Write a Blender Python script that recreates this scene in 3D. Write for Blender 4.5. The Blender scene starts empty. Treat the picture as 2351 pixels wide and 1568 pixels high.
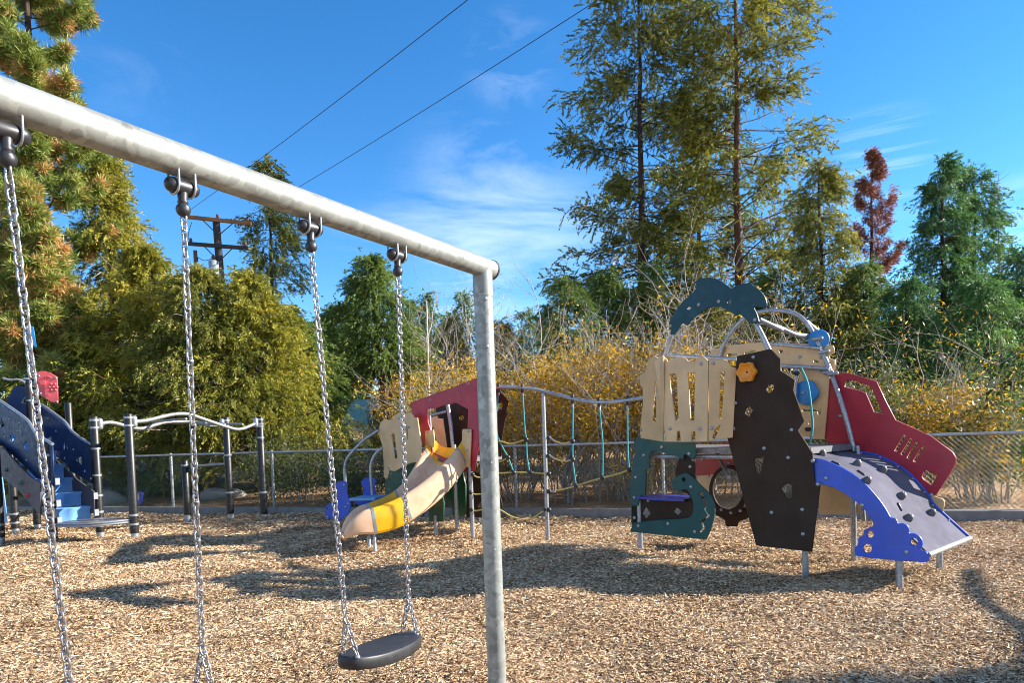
import bpy, bmesh, math, random
import numpy as np
from mathutils import Vector, Matrix
random.seed(7); RNG = np.random.default_rng(11)
S = bpy.context.scene; COL = S.collection
# ------------------------------------------------------------------ camera
EYE = Vector((0, 0, 1.5)); PITCH = math.radians(-2.0); ROLL = math.radians(-2.0); SHIFT = 0.1088
cd = bpy.data.cameras.new('camera'); cd.lens = 24; cd.sensor_width = 36; cd.sensor_fit = 'HORIZONTAL'
cd.shift_y = SHIFT; cd.clip_start = 0.05; cd.clip_end = 2000
cam = bpy.data.objects.new('camera', cd); COL.objects.link(cam)
CR = Matrix.Rotation(math.radians(90) + PITCH, 3, 'X') @ Matrix.Rotation(ROLL, 3, 'Z')
cam.matrix_world = Matrix.Translation(EYE) @ CR.to_4x4(); S.camera = cam
# ------------------------------------------------------------------ light
SUN_EL, SUN_AZ = math.radians(24.5), math.radians(83)     # azimuth from +Y (view direction) clockwise towards +X
SUN_DIR = Vector((math.sin(SUN_AZ)*math.cos(SUN_EL), math.cos(SUN_AZ)*math.cos(SUN_EL), math.sin(SUN_EL)))
W = bpy.data.worlds.new('World'); S.world = W; W.use_nodes = True
S.view_settings.view_transform = 'Standard'; S.view_settings.look = 'None'
S.view_settings.exposure = 1.5; S.view_settings.gamma = 1.0; S.cycles.filter_width = 1.05
nt = W.node_tree; N = nt.nodes; Lk = nt.links
bg = N['Background']; bg.inputs['Strength'].default_value = 0.104
sky = N.new('ShaderNodeTexSky'); sky.sky_type = 'NISHITA'; sky.sun_disc = False
sky.sun_elevation = SUN_EL; sky.sun_rotation = SUN_AZ
sky.altitude = 1800; sky.air_density = 1.0; sky.dust_density = 0.15; sky.ozone_density = 3.0
hs = N.new('ShaderNodeHueSaturation'); hs.inputs['Saturation'].default_value = 1.27
Lk.new(sky.outputs[0], hs.inputs['Color'])
tc = N.new('ShaderNodeTexCoord')
def pxdir(x, y):
    d = Vector(((x - 1175.5)/2351*1.5, ((784 - y)/2351 + SHIFT)*1.5, -1))
    return (CR @ d).normalized()
def cloud(px, py, rad, scale, lo, hi, amount, rot):
    mp = N.new('ShaderNodeMapping'); mp.inputs['Rotation'].default_value = rot; mp.inputs['Scale'].default_value = scale
    Lk.new(tc.outputs['Generated'], mp.inputs['Vector'])
    nz = N.new('ShaderNodeTexNoise'); nz.inputs['Scale'].default_value = 1; nz.inputs['Detail'].default_value = 8
    nz.inputs['Roughness'].default_value = .6; nz.inputs['Distortion'].default_value = .5
    Lk.new(mp.outputs[0], nz.inputs['Vector'])
    mr = N.new('ShaderNodeMapRange'); mr.inputs[1].default_value = lo; mr.inputs[2].default_value = hi; mr.clamp = True
    Lk.new(nz.outputs[0], mr.inputs[0])
    dist = N.new('ShaderNodeVectorMath'); dist.operation = 'DISTANCE'
    d = pxdir(px, py); dist.inputs[1].default_value = d
    Lk.new(tc.outputs['Generated'], dist.inputs[0])
    m2 = N.new('ShaderNodeMapRange'); m2.interpolation_type = 'SMOOTHSTEP'
    m2.inputs[1].default_value = rad; m2.inputs[2].default_value = rad*.15; m2.inputs[3].default_value = 0; m2.inputs[4].default_value = 1
    Lk.new(dist.outputs['Value'], m2.inputs[0])
    mu = N.new('ShaderNodeMath'); mu.operation = 'MULTIPLY'; Lk.new(mr.outputs[0], mu.inputs[0]); Lk.new(m2.outputs[0], mu.inputs[1])
    m3 = N.new('ShaderNodeMath'); m3.operation = 'MULTIPLY'; Lk.new(mu.outputs[0], m3.inputs[0]); m3.inputs[1].default_value = amount
    return m3.outputs[0]
prev = hs.outputs['Color']
for args in [(1170, 510, .20, (2.2, 2.2, 11), .47, .74, .42, (0, .35, 0)), (980, 650, .17, (3, 3, 20), .47, .70, .38, (0, .05, 0)),
             (1175, 140, .075, (7, 7, 22), .47, .68, .16, (0, -.7, 0)), (2010, 380, .09, (4, 4, 60), .52, .62, .12, (0, .52, 0)),
             (2345, 520, .07, (4, 4, 20), .42, .66, .45, (0, .3, 0)), (300, 190, .10, (4, 4, 14), .5, .75, .07, (0, 0, 0))]:
    f = cloud(*args)
    mx = N.new('ShaderNodeMix'); mx.data_type = 'RGBA'
    Lk.new(f, mx.inputs[0]); Lk.new(prev, mx.inputs[6]); mx.inputs[7].default_value = (5.6, 6.1, 6.8, 1)
    prev = mx.outputs[2]
# added fill light: a broad bright patch in the unseen sky behind the photographer
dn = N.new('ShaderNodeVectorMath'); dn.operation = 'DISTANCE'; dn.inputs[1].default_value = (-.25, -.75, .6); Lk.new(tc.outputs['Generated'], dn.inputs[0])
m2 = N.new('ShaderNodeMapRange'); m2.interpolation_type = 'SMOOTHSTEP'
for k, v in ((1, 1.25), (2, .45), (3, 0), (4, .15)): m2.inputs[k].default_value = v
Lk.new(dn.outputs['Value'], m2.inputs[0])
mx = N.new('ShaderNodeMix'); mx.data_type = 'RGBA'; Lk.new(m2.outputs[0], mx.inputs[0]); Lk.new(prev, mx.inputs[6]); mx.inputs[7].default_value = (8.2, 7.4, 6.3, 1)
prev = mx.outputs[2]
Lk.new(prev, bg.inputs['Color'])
sd = bpy.data.lights.new('sun', 'SUN'); sd.energy = 5.0; sd.angle = math.radians(0.53); sd.color = (1.0, .93, .82)
sun = bpy.data.objects.new('sun', sd); COL.objects.link(sun)
sun.rotation_euler = SUN_DIR.to_track_quat('Z', 'Y').to_euler(); sun.location = (20, 0, 20)

# ------------------------------------------------------------------ picture -> place helpers
def ray(x, y): return pxdir(x, y)
def at_depth(x, y, Y):
    d = ray(x, y); return EYE + d*(Y/d.y)
def at_ground(x, y, z=0.0):
    d = ray(x, y); return EYE + d*((z - EYE.z)/d.z)
def Zm(ox, oy, sc): return lambda x, y: ((ox + x/sc)/1.658, (oy + y/sc)/1.658)
Z1 = Zm(2400, 1040, 2.6133); Z2 = Zm(2900, 1140, 1.96); Z3 = Zm(2380, 1600, 2.45); Z4 = Zm(3000, 1640, 2.5292)
Z5 = Zm(1220, 1400, 2.1771); Z6 = Zm(1800, 1400, 2.24); Z7 = Zm(0, 1220, 1.7429); Z8 = Zm(300, 1500, 2.529)
ID = lambda x, y: (x, y)
class Frame:                                  # a vertical working plane family: u along, v back
    def __init__(s, o, u): s.o = Vector((o[0], o[1], 0)); s.u = Vector((u[0], u[1], 0)).normalized(); s.v = Vector((-s.u.y, s.u.x, 0))
    def w(s, a, t, h): return s.o + s.u*a + s.v*t + Vector((0, 0, h))
    def sh(s, px, t):
        d = ray(*px); o = s.o + s.v*t
        k = (o - EYE).dot(s.v)/d.dot(s.v); p = EYE + d*k
        return ((p - s.o).dot(s.u), p.z)
    def p(s, px, t): a, h = s.sh(px, t); return s.w(a, t, h)
def smoothpath(pts, closed=True, n=5):        # points with a third item are sharp corners
    m = len(pts); out = []
    P = [Vector((q[0], q[1])) for q in pts]; C = [len(q) > 2 for q in pts]
    for i in range(m if closed else m - 1):
        j = (i + 1) % m
        def tan(k, first):
            a, b = P[(k - 1) % m], P[(k + 1) % m]
            if C[k] or (not closed and k in (0, m - 1)): return P[j] - P[i]
            return (b - a)*.5
        t0, t1 = tan(i, True), tan(j, False)
        if C[i] and C[j]: out.append(P[i]); continue
        for q in range(n):
            t = q/n; a = 2*t**3 - 3*t*t + 1; b = t**3 - 2*t*t + t; c = -2*t**3 + 3*t*t; d = t**3 - t*t
            out.append(P[i]*a + t0*b + P[j]*c + t1*d)
    if not closed: out.append(P[-1])
    return [(q.x, q.y) for q in out]
def curve3(pts, n=6):
    P = [Vector(p) for p in pts]; out = []
    for i in range(len(P) - 1):
        a = P[max(i - 1, 0)]; b = P[i]; c = P[i + 1]; d = P[min(i + 2, len(P) - 1)]
        for q in range(n):
            t = q/n
            out.append(.5*((2*b) + (c - a)*t + (2*a - 5*b + 4*c - d)*t*t + (3*b - a - 3*c + d)*t**3))
    out.append(P[-1]); return out

# ------------------------------------------------------------------ object helpers
def tag(o, label, cat, group=None, kind=None):
    o['label'] = label; o['category'] = cat
    if group: o['group'] = group
    if kind: o['kind'] = kind
    return o
def thing(name, label, cat, loc, group=None):
    o = bpy.data.objects.new(name, None); COL.objects.link(o); o.location = Vector(loc); o.empty_display_size = .2
    return tag(o, label, cat, group)
def root_of(o):
    while o.parent: o = o.parent
    return o
def link_mesh(name, me, mat, parent=None, loc=None):
    o = bpy.data.objects.new(name, me); COL.objects.link(o)
    if mat: me.materials.append(mat)
    if parent: o.parent = parent
    elif loc is not None: o.location = loc
    return o
class MB:
    def __init__(s): s.v = []; s.f = []; s.sm = []
    def add(s, vs, fs, smooth=True):
        b = len(s.v); s.v += [Vector(q) for q in vs]; s.f += [tuple(i + b for i in q) for q in fs]; s.sm += [smooth]*len(fs); return s
    def tube(s, pts, r, n=10, cap=True):
        pts = [Vector(p) for p in pts]; m = len(pts)
        rs = r if isinstance(r, (list, tuple)) else [r]*m
        up = None; vs = []
        for i, p in enumerate(pts):
            t = (pts[min(i + 1, m - 1)] - pts[max(i - 1, 0)]).normalized()
            if up is None: up = Vector((0, 0, 1)) if abs(t.z) < .9 else Vector((1, 0, 0))
            a = (up - t*up.dot(t))
            if a.length < 1e-6: a = t.orthogonal()
            a.normalize(); b = t.cross(a); up = a
            for k in range(n):
                q = 2*math.pi*k/n; vs.append(p + (a*math.cos(q) + b*math.sin(q))*rs[i])
        fs = [(i*n + k, i*n + (k + 1) % n, (i + 1)*n + (k + 1) % n, (i + 1)*n + k) for i in range(m - 1) for k in range(n)]
        s.add(vs, fs, True)
        if cap:
            s.add(vs[:n], [tuple(reversed(range(n)))], False); s.add(vs[-n:], [tuple(range(n))], False)
        return s
    def box(s, c, ax, ay, az):                # half-axis vectors
        c = Vector(c); ax = Vector(ax); ay = Vector(ay); az = Vector(az)
        vs = [c + ax*i + ay*j + az*k for k in (-1, 1) for j in (-1, 1) for i in (-1, 1)]
        s.add(vs, [(0, 2, 3, 1), (4, 5, 7, 6), (0, 1, 5, 4), (2, 6, 7, 3), (0, 4, 6, 2), (1, 3, 7, 5)], False); return s
    def ball(s, c, r, n=10, m=7, sc=(1, 1, 1)):
        c = Vector(c); vs = []
        for j in range(m + 1):
            p = math.pi*j/m
            for k in range(n):
                q = 2*math.pi*k/n
                vs.append(c + Vector((math.sin(p)*math.cos(q)*sc[0], math.sin(p)*math.sin(q)*sc[1], math.cos(p)*sc[2]))*r)
        s.add(vs, [(j*n + k, (j + 1)*n + k, (j + 1)*n + (k + 1) % n, j*n + (k + 1) % n) for j in range(m) for k in range(n)]); return s
    def capsule(s, a, b, r, n=12):
        a = Vector(a); b = Vector(b); t = (b - a).normalized(); pts = []; rs = []
        for k in range(5): q = math.pi/2*k/4; pts.append(a - t*r*math.cos(q)); rs.append(max(r*math.sin(q), 1e-4))
        for k in range(5): q = math.pi/2*k/4; pts.append(b + t*r*math.sin(q)); rs.append(max(r*math.cos(q), 1e-4))
        return s.tube(pts, rs, n)
    def sheet(s, rows, smooth=True):          # grid of points
        n = len(rows[0]); m = len(rows)
        s.add([p for r in rows for p in r], [(i*n + k, i*n + k + 1, (i + 1)*n + k + 1, (i + 1)*n + k) for i in range(m - 1) for k in range(n - 1)], smooth); return s
    def build(s, name, mat, parent=None, loc=None):
        if parent: off = root_of(parent).location
        else: off = Vector(loc) if loc is not None else Vector((0, 0, 0))
        me = bpy.data.meshes.new(name); me.from_pydata([tuple(q - off) for q in s.v], [], s.f)
        me.polygons.foreach_set('use_smooth', s.sm); me.update()
        return link_mesh(name, me, mat, parent, off)
def poly_mesh(outer, holes, thick, bevel=.004):
    cu = bpy.data.curves.new('outline', 'CURVE'); cu.dimensions = '2D'; cu.fill_mode = 'BOTH'
    cu.extrude = max(thick/2 - bevel, .0005); cu.bevel_depth = bevel; cu.bevel_resolution = 1; cu.offset = -bevel
    for loop in [outer] + list(holes):
        sp = cu.splines.new('POLY'); sp.points.add(len(loop) - 1); sp.use_cyclic_u = True
        for q, p in zip(sp.points, loop): q.co = (p[0], p[1], 0, 1)
    o = bpy.data.objects.new('outline', cu); COL.objects.link(o)
    me = bpy.data.meshes.new_from_object(o.evaluated_get(bpy.context.evaluated_depsgraph_get()))
    bpy.data.objects.remove(o); bpy.data.curves.remove(cu); return me
def panel(parent, name, mat, fr, t, outer, holes=(), thick=.02, z=ID, bolts=(), label=None, smooth=False, bz=None):
    def conv(path):
        pp = [z(q[0], q[1]) + tuple(q[2:]) for q in path]
        if smooth: pp = smoothpath(pp)
        return [fr.sh(q[:2], t) for q in pp]
    me = poly_mesh(conv(outer), [conv(h) for h in holes], thick)
    off = root_of(parent).location
    me.transform(Matrix.Translation(-off) @ Matrix(((fr.u.x, 0, -fr.v.x, fr.o.x + fr.v.x*t), (fr.u.y, 0, -fr.v.y, fr.o.y + fr.v.y*t), (0, 1, 0, 0), (0, 0, 0, 1))))
    o = link_mesh(name, me, mat, parent)
    if label: o['label'] = label
    for b in bolts:
        q = (bz or z)(*b[:2]); bolt(o, fr.p(q, t - thick/2), -fr.v)
    return o
BOLT = [None]
def bolt(parent, p, nrm, r=.02):
    if BOLT[0] is None:
        m = MB(); rows = []
        for h, q in ((-.006, 1), (.002, 1), (.009, .82), (.013, .5), (.0145, .01)):
            rows.append([Vector((math.cos(a*math.pi/6)*q, math.sin(a*math.pi/6)*q, h/.02)) for a in range(13)])
        m.sheet(rows); me = bpy.data.meshes.new('bolt'); me.from_pydata([tuple(q) for q in m.v], [], m.f)
        me.polygons.foreach_set('use_smooth', [True]*len(m.f)); me.materials.append(MT['steel']); BOLT[0] = me
    o = bpy.data.objects.new('bolt', BOLT[0]); COL.objects.link(o); o.parent = parent
    o.matrix_local = Matrix.Translation(Vector(p) - root_of(parent).location) @ Vector(nrm).to_track_quat('Z', 'Y').to_matrix().to_4x4() @ Matrix.Scale(r, 4)
    return o
# ------------------------------------------------------------------ materials
MT = {}
def mat(name):
    m = bpy.data.materials.new(name); m.use_nodes = True; MT[name] = m
    return m, m.node_tree.nodes, m.node_tree.links, m.node_tree.nodes['Principled BSDF']
def noise(n, l, scale, detail=4, co='Object', rough=.55, mapping=None):
    t = n.new('ShaderNodeTexCoord'); x = n.new('ShaderNodeTexNoise'); x.inputs['Scale'].default_value = scale
    x.inputs['Detail'].default_value = detail; x.inputs['Roughness'].default_value = rough
    src = t.outputs[co]
    if mapping:
        mp = n.new('ShaderNodeMapping'); mp.inputs['Scale'].default_value = mapping; l.new(src, mp.inputs[0]); src = mp.outputs[0]
    l.new(src, x.inputs['Vector']); return x
def ramp(n, l, src, stops):
    r = n.new('ShaderNodeValToRGB'); e = r.color_ramp.elements
    while len(e) > 1: e.remove(e[0])
    e[0].position = stops[0][0]; e[0].color = (*stops[0][1], 1)
    for p, c in stops[1:]: q = e.new(p); q.color = (*c, 1)
    l.new(src, r.inputs[0]); return r
def bump(n, l, b, src, st, dist=.01):
    x = n.new('ShaderNodeBump'); x.inputs['Strength'].default_value = st; x.inputs['Distance'].default_value = dist
    l.new(src, x.inputs['Height']); l.new(x.outputs[0], b.inputs['Normal'])
def plastic(name, c, rough=.42, vary=.16, spec=.5):
    m, n, l, b = mat(name)
    x = noise(n, l, 3.5, 6); lo = tuple(q*(1 - vary) for q in c); hi = tuple(min(q*(1 + vary) + .004, 1) for q in c)
    r = ramp(n, l, x.outputs[0], [(.3, lo), (.7, hi)])
    sc = noise(n, l, 60, 3, mapping=(1, 1, .06)); mx = n.new('ShaderNodeMix'); mx.data_type = 'RGBA'
    rr = ramp(n, l, sc.outputs[0], [(.66, (0, 0, 0)), (.74, (.22, .22, .22))])
    l.new(rr.outputs[0], mx.inputs[0]); l.new(r.outputs[0], mx.inputs[6]); mx.inputs[7].default_value = (*[min(1, q*1.25 + .05) for q in c], 1)
    dn = noise(n, l, 2.2, 8, rough=.7, mapping=(1, 1, .45)); dr_ = ramp(n, l, dn.outputs[0], [(.46, (0, 0, 0)), (.72, (.34, .34, .34))])
    m4 = n.new('ShaderNodeMix'); m4.data_type = 'RGBA'; l.new(dr_.outputs[0], m4.inputs[0]); l.new(mx.outputs[2], m4.inputs[6]); m4.inputs[7].default_value = (*[q*.55 + .035 for q in c], 1)
    l.new(m4.outputs[2], b.inputs['Base Color'])
    g = noise(n, l, 14, 5); gr = ramp(n, l, g.outputs[0], [(.3, (rough - .1,)*3), (.7, (rough + .14,)*3)])
    l.new(gr.outputs[0], b.inputs['Roughness']); b.inputs['Specular IOR Level'].default_value = spec
    fine = noise(n, l, 900, 2); bump(n, l, b, fine.outputs[0], .12, .001); return m
def galvan(name, lo, hi, metal=.55, rough=.42, cell=26):
    m, n, l, b = mat(name)
    t = n.new('ShaderNodeTexCoord'); nz = noise(n, l, 9, 3)
    ad = n.new('ShaderNodeMix'); ad.data_type = 'RGBA'; ad.inputs[0].default_value = .08
    l.new(t.outputs['Object'], ad.inputs[6]); l.new(nz.outputs[1], ad.inputs[7])
    vo = n.new('ShaderNodeTexVoronoi'); vo.inputs['Scale'].default_value = cell; l.new(ad.outputs[2], vo.inputs['Vector'])
    sp = n.new('ShaderNodeSeparateColor'); l.new(vo.outputs['Color'], sp.inputs[0])
    n2 = noise(n, l, 5, 6); mu = n.new('ShaderNodeMix'); mu.data_type = 'FLOAT'; mu.inputs[0].default_value = .6
    l.new(sp.outputs[0], mu.inputs[2]); l.new(n2.outputs[0], mu.inputs[3])
    r = ramp(n, l, mu.outputs[0], [(.25, lo), (.55, tuple((a + c)/2 for a, c in zip(lo, hi))), (.8, hi)])
    st = noise(n, l, 14, 5, mapping=(1, 1, .35)); dk = ramp(n, l, st.outputs[0], [(.28, (.35, .32, .28)), (.36, (1, 1, 1))])
    ml = n.new('ShaderNodeMix'); ml.data_type = 'RGBA'; ml.blend_type = 'MULTIPLY'; ml.inputs[0].default_value = .6
    l.new(r.outputs[0], ml.inputs[6]); l.new(dk.outputs[0], ml.inputs[7]); l.new(ml.outputs[2], b.inputs['Base Color'])
    b.inputs['Metallic'].default_value = metal
    rr = ramp(n, l, mu.outputs[0], [(.2, (rough + .12,)*3), (.8, (rough - .1,)*3)]); l.new(rr.outputs[0], b.inputs['Roughness'])
    bump(n, l, b, n2.outputs[0], .15, .004); return m
def foliage(name, stops, transl=.4, rough=.5, spec=.3):
    m, n, l, b = mat(name)
    a = n.new('ShaderNodeAttribute'); a.attribute_name = 'tint'
    r = ramp(n, l, a.outputs['Fac'], stops); l.new(r.outputs[0], b.inputs['Base Color'])
    b.inputs['Roughness'].default_value = rough; b.inputs['Specular IOR Level'].default_value = spec
    tr = n.new('ShaderNodeBsdfTranslucent'); l.new(r.outputs[0], tr.inputs['Color'])
    mx = n.new('ShaderNodeMixShader'); mx.inputs[0].default_value = transl
    l.new(b.outputs[0], mx.inputs[1]); l.new(tr.outputs[0], mx.inputs[2])
    l.new(mx.outputs[0], n['Material Output'].inputs['Surface']); return m
def bark(name, lo, hi, sc=(7, 7, 1.2)):
    m, n, l, b = mat(name); x = noise(n, l, 3, 8, mapping=sc, rough=.7)
    r = ramp(n, l, x.outputs[0], [(.35, lo), (.65, hi)]); l.new(r.outputs[0], b.inputs['Base Color'])
    b.inputs['Roughness'].default_value = .9; b.inputs['Specular IOR Level'].default_value = .1; bump(n, l, b, x.outputs[0], .8, .05); return m
plastic('tan', (.60, .395, .195)); plastic('brown_black', (.036, .021, .013), .65, spec=.15); plastic('teal', (.006, .060, .058), .45, spec=.35)
plastic('dolphin_teal', (.001, .040, .056), .45, spec=.35); plastic('blue', (.018, .075, .50), .4); plastic('sky_blue', (.02, .22, .55), .4)
plastic('crimson', (.36, .012, .030), .45); plastic('red', (.36, .016, .008), .42); plastic('amber', (.75, .26, .01), .35)
plastic('slide_yellow', (.80, .40, .006), .3); plastic('slide_tan', (.66, .42, .26), .32); plastic('green', (.010, .085, .045), .45)
plastic('navy', (.004, .020, .080), .5, spec=.3); plastic('pink_red', (.72, .10, .11), .45); plastic('step_blue', (.13, .32, .62), .45)
plastic('grey_panel', (.075, .066, .085), .55, spec=.3); plastic('rubber', (.018, .018, .022), .42); plastic('rubber_seat', (.016, .017, .020), .5)
plastic('rope_teal', (.05, .32, .36), .8); plastic('rope_yellow', (.50, .40, .12), .8); plastic('deep_blue', (.012, .03, .30), .35)
galvan('galvanised', (.19, .195, .18), (.36, .375, .35), .35, .5, 34); galvan('steel', (.26, .27, .29), (.44, .46, .49), .6, .4, 60)
galvan('chain', (.26, .25, .26), (.50, .49, .50), .85, .32, 80); galvan('fence_metal', (.30, .32, .34), (.5, .52, .55), .6, .45, 40)
plastic('ramp_metal', (.105, .10, .135), .8, .22, .08); galvan('deck_metal', (.12, .12, .13), (.22, .22, .24), .3, .5, 30)
plastic('fence_green', (.012, .05, .035), .5); plastic('roof_green', (.20, .34, .27), .6); plastic('cream', (.55, .50, .40), .7)
plastic('wood_dark', (.045, .035, .035), .8, .3); plastic('wood_rust', (.30, .13, .05), .8, .3); plastic('grey_tank', (.25, .29, .33), .5)
plastic('foothold_grey', (.085, .085, .09), .5)
plastic('wire', (.03, .03, .035), .6); plastic('ceramic', (.12, .02, .015), .3)
def post_wrap():
    m, n, l, b = mat('post_black'); t = n.new('ShaderNodeTexCoord'); wv = n.new('ShaderNodeTexWave')
    wv.bands_direction = 'Z'; wv.inputs['Scale'].default_value = 3.3; wv.inputs['Distortion'].default_value = .4; wv.wave_profile = 'SAW'
    l.new(t.outputs['Object'], wv.inputs['Vector'])
    r = ramp(n, l, wv.outputs[0], [(0, (.035, .03, .028)), (.06, (.007, .0065, .0065)), (1, (.012, .011, .011))])
    l.new(r.outputs[0], b.inputs['Base Color']); b.inputs['Roughness'].default_value = .42; bump(n, l, b, wv.outputs[0], .5, .006)
post_wrap()
def concrete(name, c):
    m, n, l, b = mat(name); x = noise(n, l, 6, 9, rough=.7)
    r = ramp(n, l, x.outputs[0], [(.3, tuple(q*.6 for q in c)), (.7, c)]); l.new(r.outputs[0], b.inputs['Base Color'])
    b.inputs['Roughness'].default_value = .9; bump(n, l, b, x.outputs[0], .4, .01)
concrete('kerb_concrete', (.26, .25, .24)); concrete('stone', (.40, .38, .36))
def ground_mats():
    m, n, l, b = mat('mulch')
    t = n.new('ShaderNodeTexCoord'); nz = noise(n, l, 14, 3)
    ad = n.new('ShaderNodeMix'); ad.data_type = 'RGBA'; ad.inputs[0].default_value = .10
    l.new(t.outputs['Object'], ad.inputs[6]); l.new(nz.outputs[1], ad.inputs[7])
    mp = n.new('ShaderNodeMapping'); mp.inputs['Scale'].default_value = (1, 1.6, 1); l.new(ad.outputs[2], mp.inputs[0])
    vo = n.new('ShaderNodeTexVoronoi'); vo.inputs['Scale'].default_value = 34; l.new(mp.outputs[0], vo.inputs['Vector'])
    sp = n.new('ShaderNodeSeparateColor'); l.new(vo.outputs['Color'], sp.inputs[0])
    r = ramp(n, l, sp.outputs[0], [(0, (.06, .028, .013)), (.35, (.22, .12, .055)), (.7, (.46, .30, .16)), (1, (.66, .49, .30))])
    l.new(r.outputs[0], b.inputs['Base Color']); b.inputs['Roughness'].default_value = .85; b.inputs['Specular IOR Level'].default_value = .2
    bump(n, l, b, vo.outputs['Distance'], .9, .03)
    m, n, l, b = mat('chips'); a = n.new('ShaderNodeAttribute'); a.attribute_name = 'tint'
    r = ramp(n, l, a.outputs['Fac'], [(0, (.05, .020, .009)), (.2, (.22, .105, .042)), (.45, (.51, .335, .18)), (.75, (.71, .525, .32)), (1, (.84, .71, .50))])
    l.new(r.outputs[0], b.inputs['Base Color']); b.inputs['Roughness'].default_value = .75; b.inputs['Specular IOR Level'].default_value = .25
    m, n, l, b = mat('forest_floor'); x = noise(n, l, .9, 9, rough=.75)
    r = ramp(n, l, x.outputs[0], [(.3, (.10, .06, .028)), (.5, (.36, .21, .10)), (.7, (.55, .38, .21))]); l.new(r.outputs[0], b.inputs['Base Color'])
    b.inputs['Roughness'].default_value = .95; y = noise(n, l, 12, 6); bump(n, l, b, y.outputs[0], 1, .08)
ground_mats()
foliage('cedar_olive', [(0, (0.050, 0.069, 0.013)), (.4, (0.194, 0.206, 0.035)), (.75, (0.375, 0.338, 0.062)), (1, (0.575, 0.425, 0.100))], .36)
foliage('cedar_gold', [(0, (0.062, 0.075, 0.010)), (.4, (0.263, 0.263, 0.033)), (.75, (0.475, 0.413, 0.056)), (1, (0.650, 0.450, 0.075))], .36)
foliage('cedar_green', [(0, (0.039, 0.070, 0.018)), (.5, (0.140, 0.217, 0.042)), (.85, (0.308, 0.350, 0.077)), (1, (0.476, 0.406, 0.112))], .36)
foliage('cedar_dark', [(0, (0.027, 0.068, 0.027)), (.5, (0.083, 0.188, 0.045)), (.85, (0.180, 0.315, 0.075)), (1, (0.360, 0.420, 0.135))], .36)
foliage('pine_needles', [(0, (0.069, 0.115, 0.023)), (.5, (0.230, 0.287, 0.057)), (.72, (0.402, 0.414, 0.103)), (.84, (0.598, 0.333, 0.127)), (1, (0.667, 0.368, 0.149))], .3)
foliage('dead_needles', [(0, (.13, .040, .022)), (.6, (.30, .105, .050)), (1, (.42, .18, .09))], .25)
foliage('yellow_leaves', [(0, (.16, .11, .014)), (.35, (.42, .25, .018)), (.7, (.70, .40, .022)), (1, (.82, .58, .12))], .45)
foliage('shrub_leaves', [(0, (0.039, 0.065, 0.016)), (.6, (0.156, 0.182, 0.033)), (1, (0.390, 0.325, 0.078))], .4)
bark('bark_brown', (.055, .030, .020), (.20, .11, .075)); bark('bark_dark', (.030, .022, .018), (.10, .07, .055)); bark('twig_grey', (.26, .22, .19), (.55, .49, .43), (20, 20, 4))

# ------------------------------------------------------------------ ground
def kerb_y(x): return 11.73 - .334*x
KD = Vector((1, -.334, 0)).normalized(); KN = Vector((.334, 1, 0)).normalized()
def gz(x, y): return .035*math.sin(x*1.3 + .4)*math.sin(y*1.1) + .016*math.sin(x*3.1 + y*2.3) + .012*math.sin(x*4.7 - y*5.3 + 1) - .06*math.exp(-((x + .9)**2 + (y - 3.0)**2)/.8)
def terrain(x, y):
    d = y - kerb_y(x) - .6
    if d < 0: return -.05
    return -.05 + .35*(1 - math.exp(-d/3)) + max(0, d - 5)*.045*(1.5 if x < -4 else .7 if x < 4 else .5)
mb = MB(); xs = np.arange(-22, 22.01, .25)
rows = [[Vector((x, y0 + (kerb_y(x) + .05 - y0)*k/110, 0)) for x in xs] for y0 in (-12,) for k in range(111)]
for r in rows:
    for p in r: p.z = gz(p.x, p.y)
o = mb.sheet(rows).build('ground', MT['mulch'], None, (0, 5, 0)); o['kind'] = 'structure'
mb = MB(); xs = np.concatenate([np.arange(-260, -40, 20), np.arange(-40, 40.1, 1.0), np.arange(60, 261, 20)])
ds = [0, .3, .6, 1, 1.6, 2.4, 3.4, 4.6, 6, 8, 10, 13, 17, 22, 28, 36, 50, 80, 140, 260]
rows = []
for d in ds:
    r = []
    for x in xs:
        y = kerb_y(x) + .18 + d; z = terrain(x, y) if d > .6 else -.03
        z += .09*math.sin(x*.9 + d)*math.sin(d*.7 + .5*x)*min(1, d/4)
        r.append(Vector((x, y, min(z, 7))))
    rows.append(r)
o = mb.sheet(rows).build('hillside', MT['forest_floor'], None, (0, 15, 0)); o['kind'] = 'structure'
# wide earth beneath everything, to the horizon
mb = MB(); o = mb.sheet([[Vector((x, y, -.35)) for x in (-900, 900)] for y in (-900, 900)]).build('earth', MT['forest_floor']); o['kind'] = 'structure'

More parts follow.
